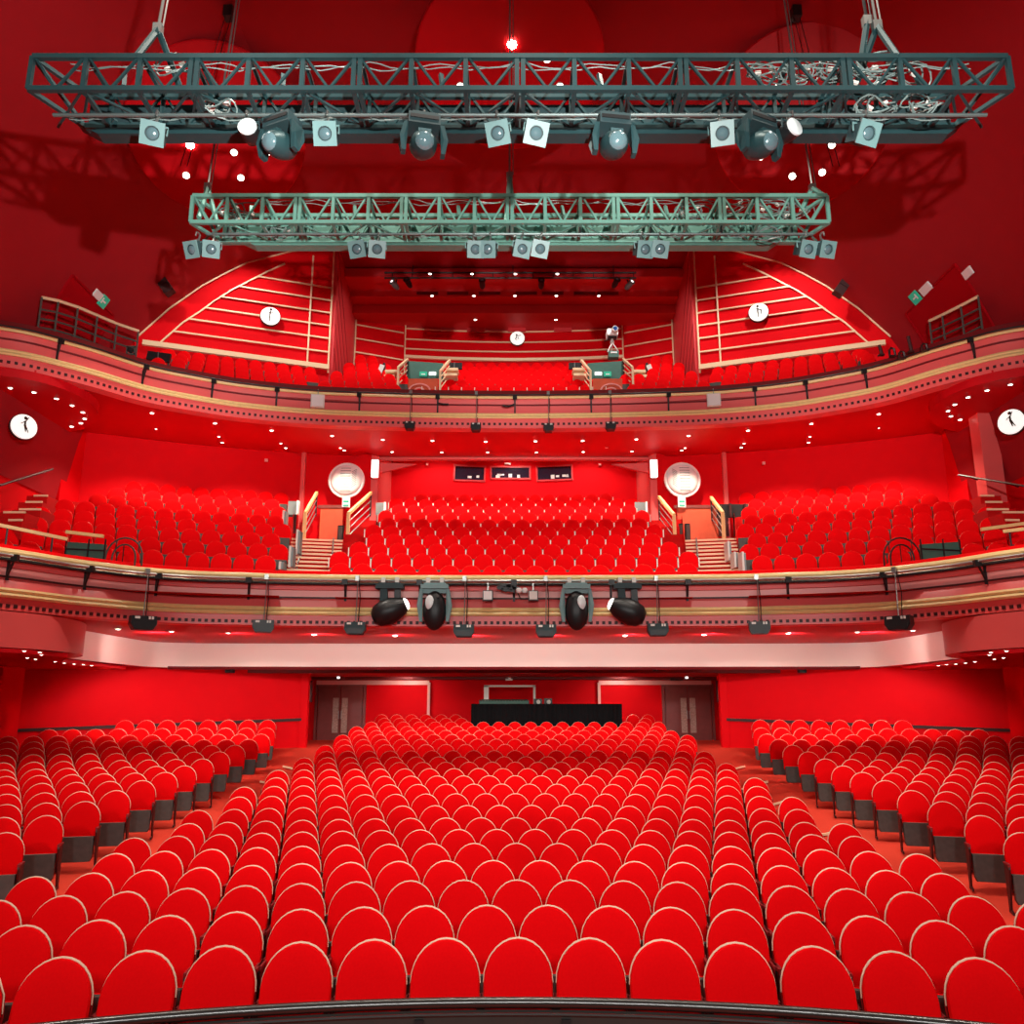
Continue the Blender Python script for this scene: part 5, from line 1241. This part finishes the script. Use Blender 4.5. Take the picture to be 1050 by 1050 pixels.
# side box railings at both ends of the balcony
for sgn, side in ((1, 'left'), (-1, 'right')):
    t = None
    if sgn > 0:
        top = [at_y(x, y, Y) for x, y, Y in ((43, 305, 21.6), (60, 308.5, 22.0), (80, 315, 22.5), (100, 323.5, 23.2), (120, 332, 24.0), (142, 339.5, 24.6))]
    else:
        top = [at_y(x, y, Y) for x, y, Y in ((1003, 304, 21.8), (985, 313.5, 22.3), (966, 323, 23.0), (953, 329, 23.5))]
    t = thing('box_railing', 'cream-topped dark tube railing of the %s end box of the balcony' % side, 'railing', top[0] - Vector((0, 0, 1.1)), world=True)
    MB().tube(top, .045, 6).build('handrail', CREAM, t, True)
    for q in (.35, .62, .88): MB().tube([p - Vector((0, 0, q)) for p in top], .03, 5).build('rail_tube', SEATGREY, t, True)
    for p in top: MB().tube([p, p - Vector((0, 0, 1.15))], .03, 5).build('post', SEATGREY, t)
    if sgn > 0:
        for (x, y, w, h, lbl) in ((163, 366, 24, 9, 'dark blue folded seats behind the left balcony rail'),):
            p = at_y(x, y, 24.9); s = proj(p)[2] / F
            o = MB().box((0, 0, 0), (w * s, .1, h * s), Matrix.Rotation(radians(8), 3, 'Y')).box((0, -.06, 0), (.5 * s, .04, h * s), mi=1).build('folded_chair', [BLACK, STEEL]); o.location = p; tag(o, lbl, 'seat')
        p = at_y(134.5, 359.5, 23.9); s = proj(p)[2] / F; t = thing('spare_lamp', 'round black lamp in a square frame behind the left balcony rail', 'lamp', p, world=True)
        mb = MB()
        for dx in (-4, 4): mb.box(p + Vector((dx * s, 0, 0)), (.05, .06, 9 * s)); mb.box(p + Vector((0, 0, dx * s)), (9 * s, .06, .05))
        mb.build('frame', SEATGREY, t); MB().lathe([(3 * s, 0), (3 * s, .1), (2 * s, .14), (0, .15)], 14, Matrix.Translation(p) @ Matrix.Rotation(pi / 2, 4, 'X')).build('barrel', BLACK, t)
    else:
        for j, (x, y, h, kind) in enumerate(((903, 359, 11, 0), (915, 361, 9, 1), (925, 364, 8, 1), (933, 353, 17, 0), (948, 356, 8, 1))):
            p = at_y(x, y, 23.4 - .25 * j); s = proj(p)[2] / F
            t = thing('bent_tube_rail', '%s dark tube standing in the aisle behind the right balcony front, %s from the left' % (('straight', 'hooped')[kind], ORD[j]), 'railing', p - Vector((0, 0, h * s / 2)), world=True)
            if kind: MB().tube([p + Vector((-3 * s, 0, -h * s / 2)), p + Vector((-3 * s, 0, h * s * .2)), p + Vector((-1 * s, 0, h * s / 2)), p + Vector((2 * s, 0, h * s * .4)), p + Vector((3 * s, 0, -h * s / 2))], .035, 6).build('hoop', FRAME, t, True)
            else: MB().tube([p + Vector((1 * s, 0, -h * s / 2)), p + Vector((-1 * s, 0, h * s / 2))], .05, 6).build('post', FRAME, t)
            MB().box(p - Vector((0, 0, h * s / 2)), (6 * s, .12, .04)).build('foot', FRAME, t)
# doorways, signs and loudspeakers on the leaning side walls
def vault_x(z):
    for (x0, z0), (x1, z1) in zip(VP, VP[1:]):
        if z0 <= z <= z1: return x0 + (x1 - x0) * (z - z0) / (z1 - z0)
    return VP[-1][0]
def on_vault(px, py, sgn, lift=.0):
    """where the ray through a photo point meets the leaning side wall"""
    r = ray(px, py); lo, hi = 5.0, 60.0
    f = lambda k: sgn * r.x * k - vault_x(max(9.0, EZ + r.z * k))
    k = lo
    while k < 45:
        if f(k) < 0: break
        k += .05
    return Vector((0, 0, EZ)) + r * (k - .05) + Vector((sgn * lift, 0, -lift * .5))
for sgn, side in ((1, 'left'), (-1, 'right')):
    Q = [(77, 279), (113, 327), (121, 352), (54, 330)] if sgn > 0 else [(978, 270), (930, 323), (955, 362), (1008, 318)]
    a, b = on_vault(*Q[0], sgn), on_vault(*Q[1], sgn); zt_ = (a.z + b.z) / 2; y0, y1 = a.y, b.y
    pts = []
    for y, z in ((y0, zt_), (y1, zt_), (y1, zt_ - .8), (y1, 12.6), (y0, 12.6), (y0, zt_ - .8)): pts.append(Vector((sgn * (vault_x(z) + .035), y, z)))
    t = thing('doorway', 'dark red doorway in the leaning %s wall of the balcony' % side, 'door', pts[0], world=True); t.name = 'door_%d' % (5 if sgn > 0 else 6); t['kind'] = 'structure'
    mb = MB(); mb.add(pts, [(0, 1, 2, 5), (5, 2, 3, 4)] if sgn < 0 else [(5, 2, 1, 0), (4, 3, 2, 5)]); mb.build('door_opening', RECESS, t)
    mb = MB()
    for q, w in ((0, 1), (1, 2), (2, 3), (0, 5), (5, 4)): mb.bar(pts[q], pts[w], .07, .07)
    mb.build('door_frame', RECESS, t)
def wall_sign(px, py, sgn, w, h, m, name, label, cat, extra=None, slope=None):
    p = on_vault(px, py, sgn, .05); t = thing(name, label, cat, p, world=True)
    z = p.z; dx = vault_x(min(19.3, z + .1)) - vault_x(z - .1); up = Vector((sgn * dx, 0, .2)).normalized(); al = Vector((0, 1, 0)); nn = al.cross(up) * sgn
    if nn.x * sgn < 0: nn = -nn
    R = Matrix((al, up, nn)).transposed()
    MB().box(p, (w, h, .06), R).build('panel', m, t)
    if extra: extra(t, p, R)
    return t
def arrow(t, p, R): MB().box(p + R @ Vector((.0, 0, .035)), (.16, .05, .01), R).box(p + R @ Vector((-.12, .0, .035)), (.05, .18, .01), R).build('running_figure_mark', WHITE, t)
wall_sign(99, 302, 1, .42, .24, WHITE, 'wall_sign', 'small white panel above the left balcony doorway', 'sign')
wall_sign(104.5, 308.5, 1, .36, .36, GREEN, 'exit_sign', 'green exit sign beside the left balcony doorway', 'sign', arrow)
wall_sign(951, 295.5, -1, .55, .26, WHITE, 'wall_sign', 'small white panel left of the right balcony doorway', 'sign')
wall_sign(940, 304.5, -1, .40, .36, GREEN, 'exit_sign', 'green exit sign beside the right balcony doorway', 'sign', arrow)
wall_sign(994, 279, -1, .40, .24, WHITE, 'wall_sign', 'small white panel right of the right balcony doorway', 'sign')
for px, py, sgn, side in ((166, 291.5, 1, 'left'), (867, 293, -1, 'right')):
    p = on_vault(px, py, sgn, .12); s = proj(p)[2] / F
    t = thing('wall_loudspeaker', 'dark loudspeaker tilted on the %s upper wall' % side, 'speaker', p, (0, radians(-sgn * 0), 0), world=True)
    R = Matrix.Rotation(radians(-38 * sgn), 3, 'Y').inverted() if False else Matrix.Rotation(radians(-36 if sgn > 0 else 36), 3, 'Y')
    for j in (-1, 1): MB().box(p + R @ Vector((0, 0, j * 5.2 * s)), (10 * s, .3, 9.6 * s), R).build('cabinet', mat('dark_red_grey_speaker_%s%d' % (side, j), (.05, .018, .018), .6), t)
    MB().box(p + Vector((0, .15, 0)), (3 * s, .2, 8 * s), R).build('mount', BLACK, t)

# ------------------------------------------------------------------ LIGHTS
def lamp(kind, name, loc, target, energy, col, size=.3, angle=60, blend=.5):
    d = bpy.data.lights.new(name, kind); o = bpy.data.objects.new(name, d); COL.objects.link(o); o.location = loc; d.energy = energy; d.color = col
    if kind == 'SPOT': d.spot_size = radians(angle); d.spot_blend = blend; d.shadow_soft_size = size
    elif kind == 'AREA': d.shape = 'DISK'; d.size = size
    else: d.shadow_soft_size = size
    o.rotation_euler = (Vector(target) - Vector(loc)).to_track_quat('-Z', 'Y').to_euler(); return o
WARM = (1, .90, .78); NEUT = (1, .97, .93)
# stage wash lamps towards the house (on the stage, behind the photographer)
for az, el, en in ((-36, 17.5, 10500), (-14, 18, 9000), (9, 18, 8500), (30, 16, 7000)):
    a, e = radians(az), radians(el); L = Vector((1.6, -.5, 5.6))
    lamp('SPOT', 'stage_key', L, L + Vector((sin(a) * cos(e), cos(a) * cos(e), sin(e))) * 20, en, NEUT, .10, 42, .7)
for x in (-7, 0, 7): lamp('SPOT', 'stage_wash', (x, -9, 7.5), (x * .3, 15, 1.9), 3000, NEUT, .6, 46, .75)
# house downlights from the ceiling
for x, y in ((-6, 10), (0, 9), (6, 10), (-8.2, 20), (0, 17.5), (7.7, 19.5), (-3.5, 13), (3.5, 13)):
    lamp('SPOT', 'house_downlight', (x, y, 17.2), (x * .95, y + .6, 0), 2200, WARM, .15, 90, .6)
# under-balcony downlights
for k in range(-4, 5):
    a = radians(k * 5.5)
    lamp('SPOT', 'dress_soffit_lamp', (31.4 * sin(a), DCY + 31.4 * cos(a), 11.4), (31.3 * sin(a), DCY + 31.3 * cos(a), 6), 640, (1, .84, .66), .06, 128, .6)
for x in (-3, 0, 3): lamp('SPOT', 'recess_lamp', (x, 31.6, 12.7), (x, 32.4, 9), 220, WARM, .06, 140, .6)
for x in (-10.5, -7.5, -4.5, -1.5, 1.5, 4.5, 7.5, 10.5):
    lamp('SPOT', 'stalls_rear_lamp', (x, 26.6 if abs(x) < 6 else 22.6, 3.62), (x, 28.0 if abs(x) < 6 else 24.0, 1.5), 150, WARM, .06, 150, .7)
for x in (-4, 4): lamp('SPOT', 'lobby_lamp', (x, 31.8, 3.66), (x, 33.4, 1.8), 90, WARM, .06, 150, .7)
for x in (-9, -7, -5, -3, -1, 1, 3, 5, 7, 9):
    lamp('SPOT', 'stalls_soffit_lamp', (x, 22.4 - abs(x) * .12, 4.36), (x, 25.3, 4.05), 95, NEUT, .05, 150, .5)
for x in (-1, 1): lamp('SPOT', 'stalls_soffit_lamp', (x * 8.6, 21.6, 4.36), (x * 10.5, 21.8, 4.05), 40, NEUT, .05, 150, .5)  # extra pair added to brighten the bulkhead returns
# balcony
for x in (-1, 1): lamp('SPOT', 'return_wall_fill', (x * 2.5, 30.5, 18.3), (x * 6.6, 31, 15.0), 220, NEUT, .08, 90, .6)  # fill pair added to brighten the return walls
for x in (-9, -4.5, 0, 4.5, 9):
    lamp('SPOT', 'balcony_downlight', (x, 27.6 - abs(x) * .25, 18.4), (x, 30.5 - abs(x) * .25, 13.5), 620, NEUT, .08, 110, .6)
w = bpy.data.worlds.new('house'); SC.world = w; w.use_nodes = True
w.node_tree.nodes['Background'].inputs['Color'].default_value = (1, .95, .92, 1); w.node_tree.nodes['Background'].inputs['Strength'].default_value = .12

# ------------------------------------------------------------------ CAMERA
cam = bpy.data.cameras.new('camera'); co = bpy.data.objects.new('camera', cam); COL.objects.link(co); SC.camera = co
co.location = (0, 0, EZ); co.rotation_euler = (radians(90) + TILT, 0, 0)
cam.sensor_width = 36; cam.lens = F / 1050 * 36; cam.shift_x = -2 / 1050; cam.clip_start = .05; cam.clip_end = 200
SC.view_settings.view_transform = 'Standard'; SC.view_settings.look = 'None'; SC.view_settings.gamma = 1; SC.view_settings.use_curve_mapping = False
SC.view_settings.exposure = 0
SC.cycles.use_denoising = True; SC.cycles.max_bounces = 6; SC.cycles.diffuse_bounces = 4; SC.cycles.glossy_bounces = 3
for o in list(bpy.data.objects):
    if o.get('_w') is not None: del o['_w']
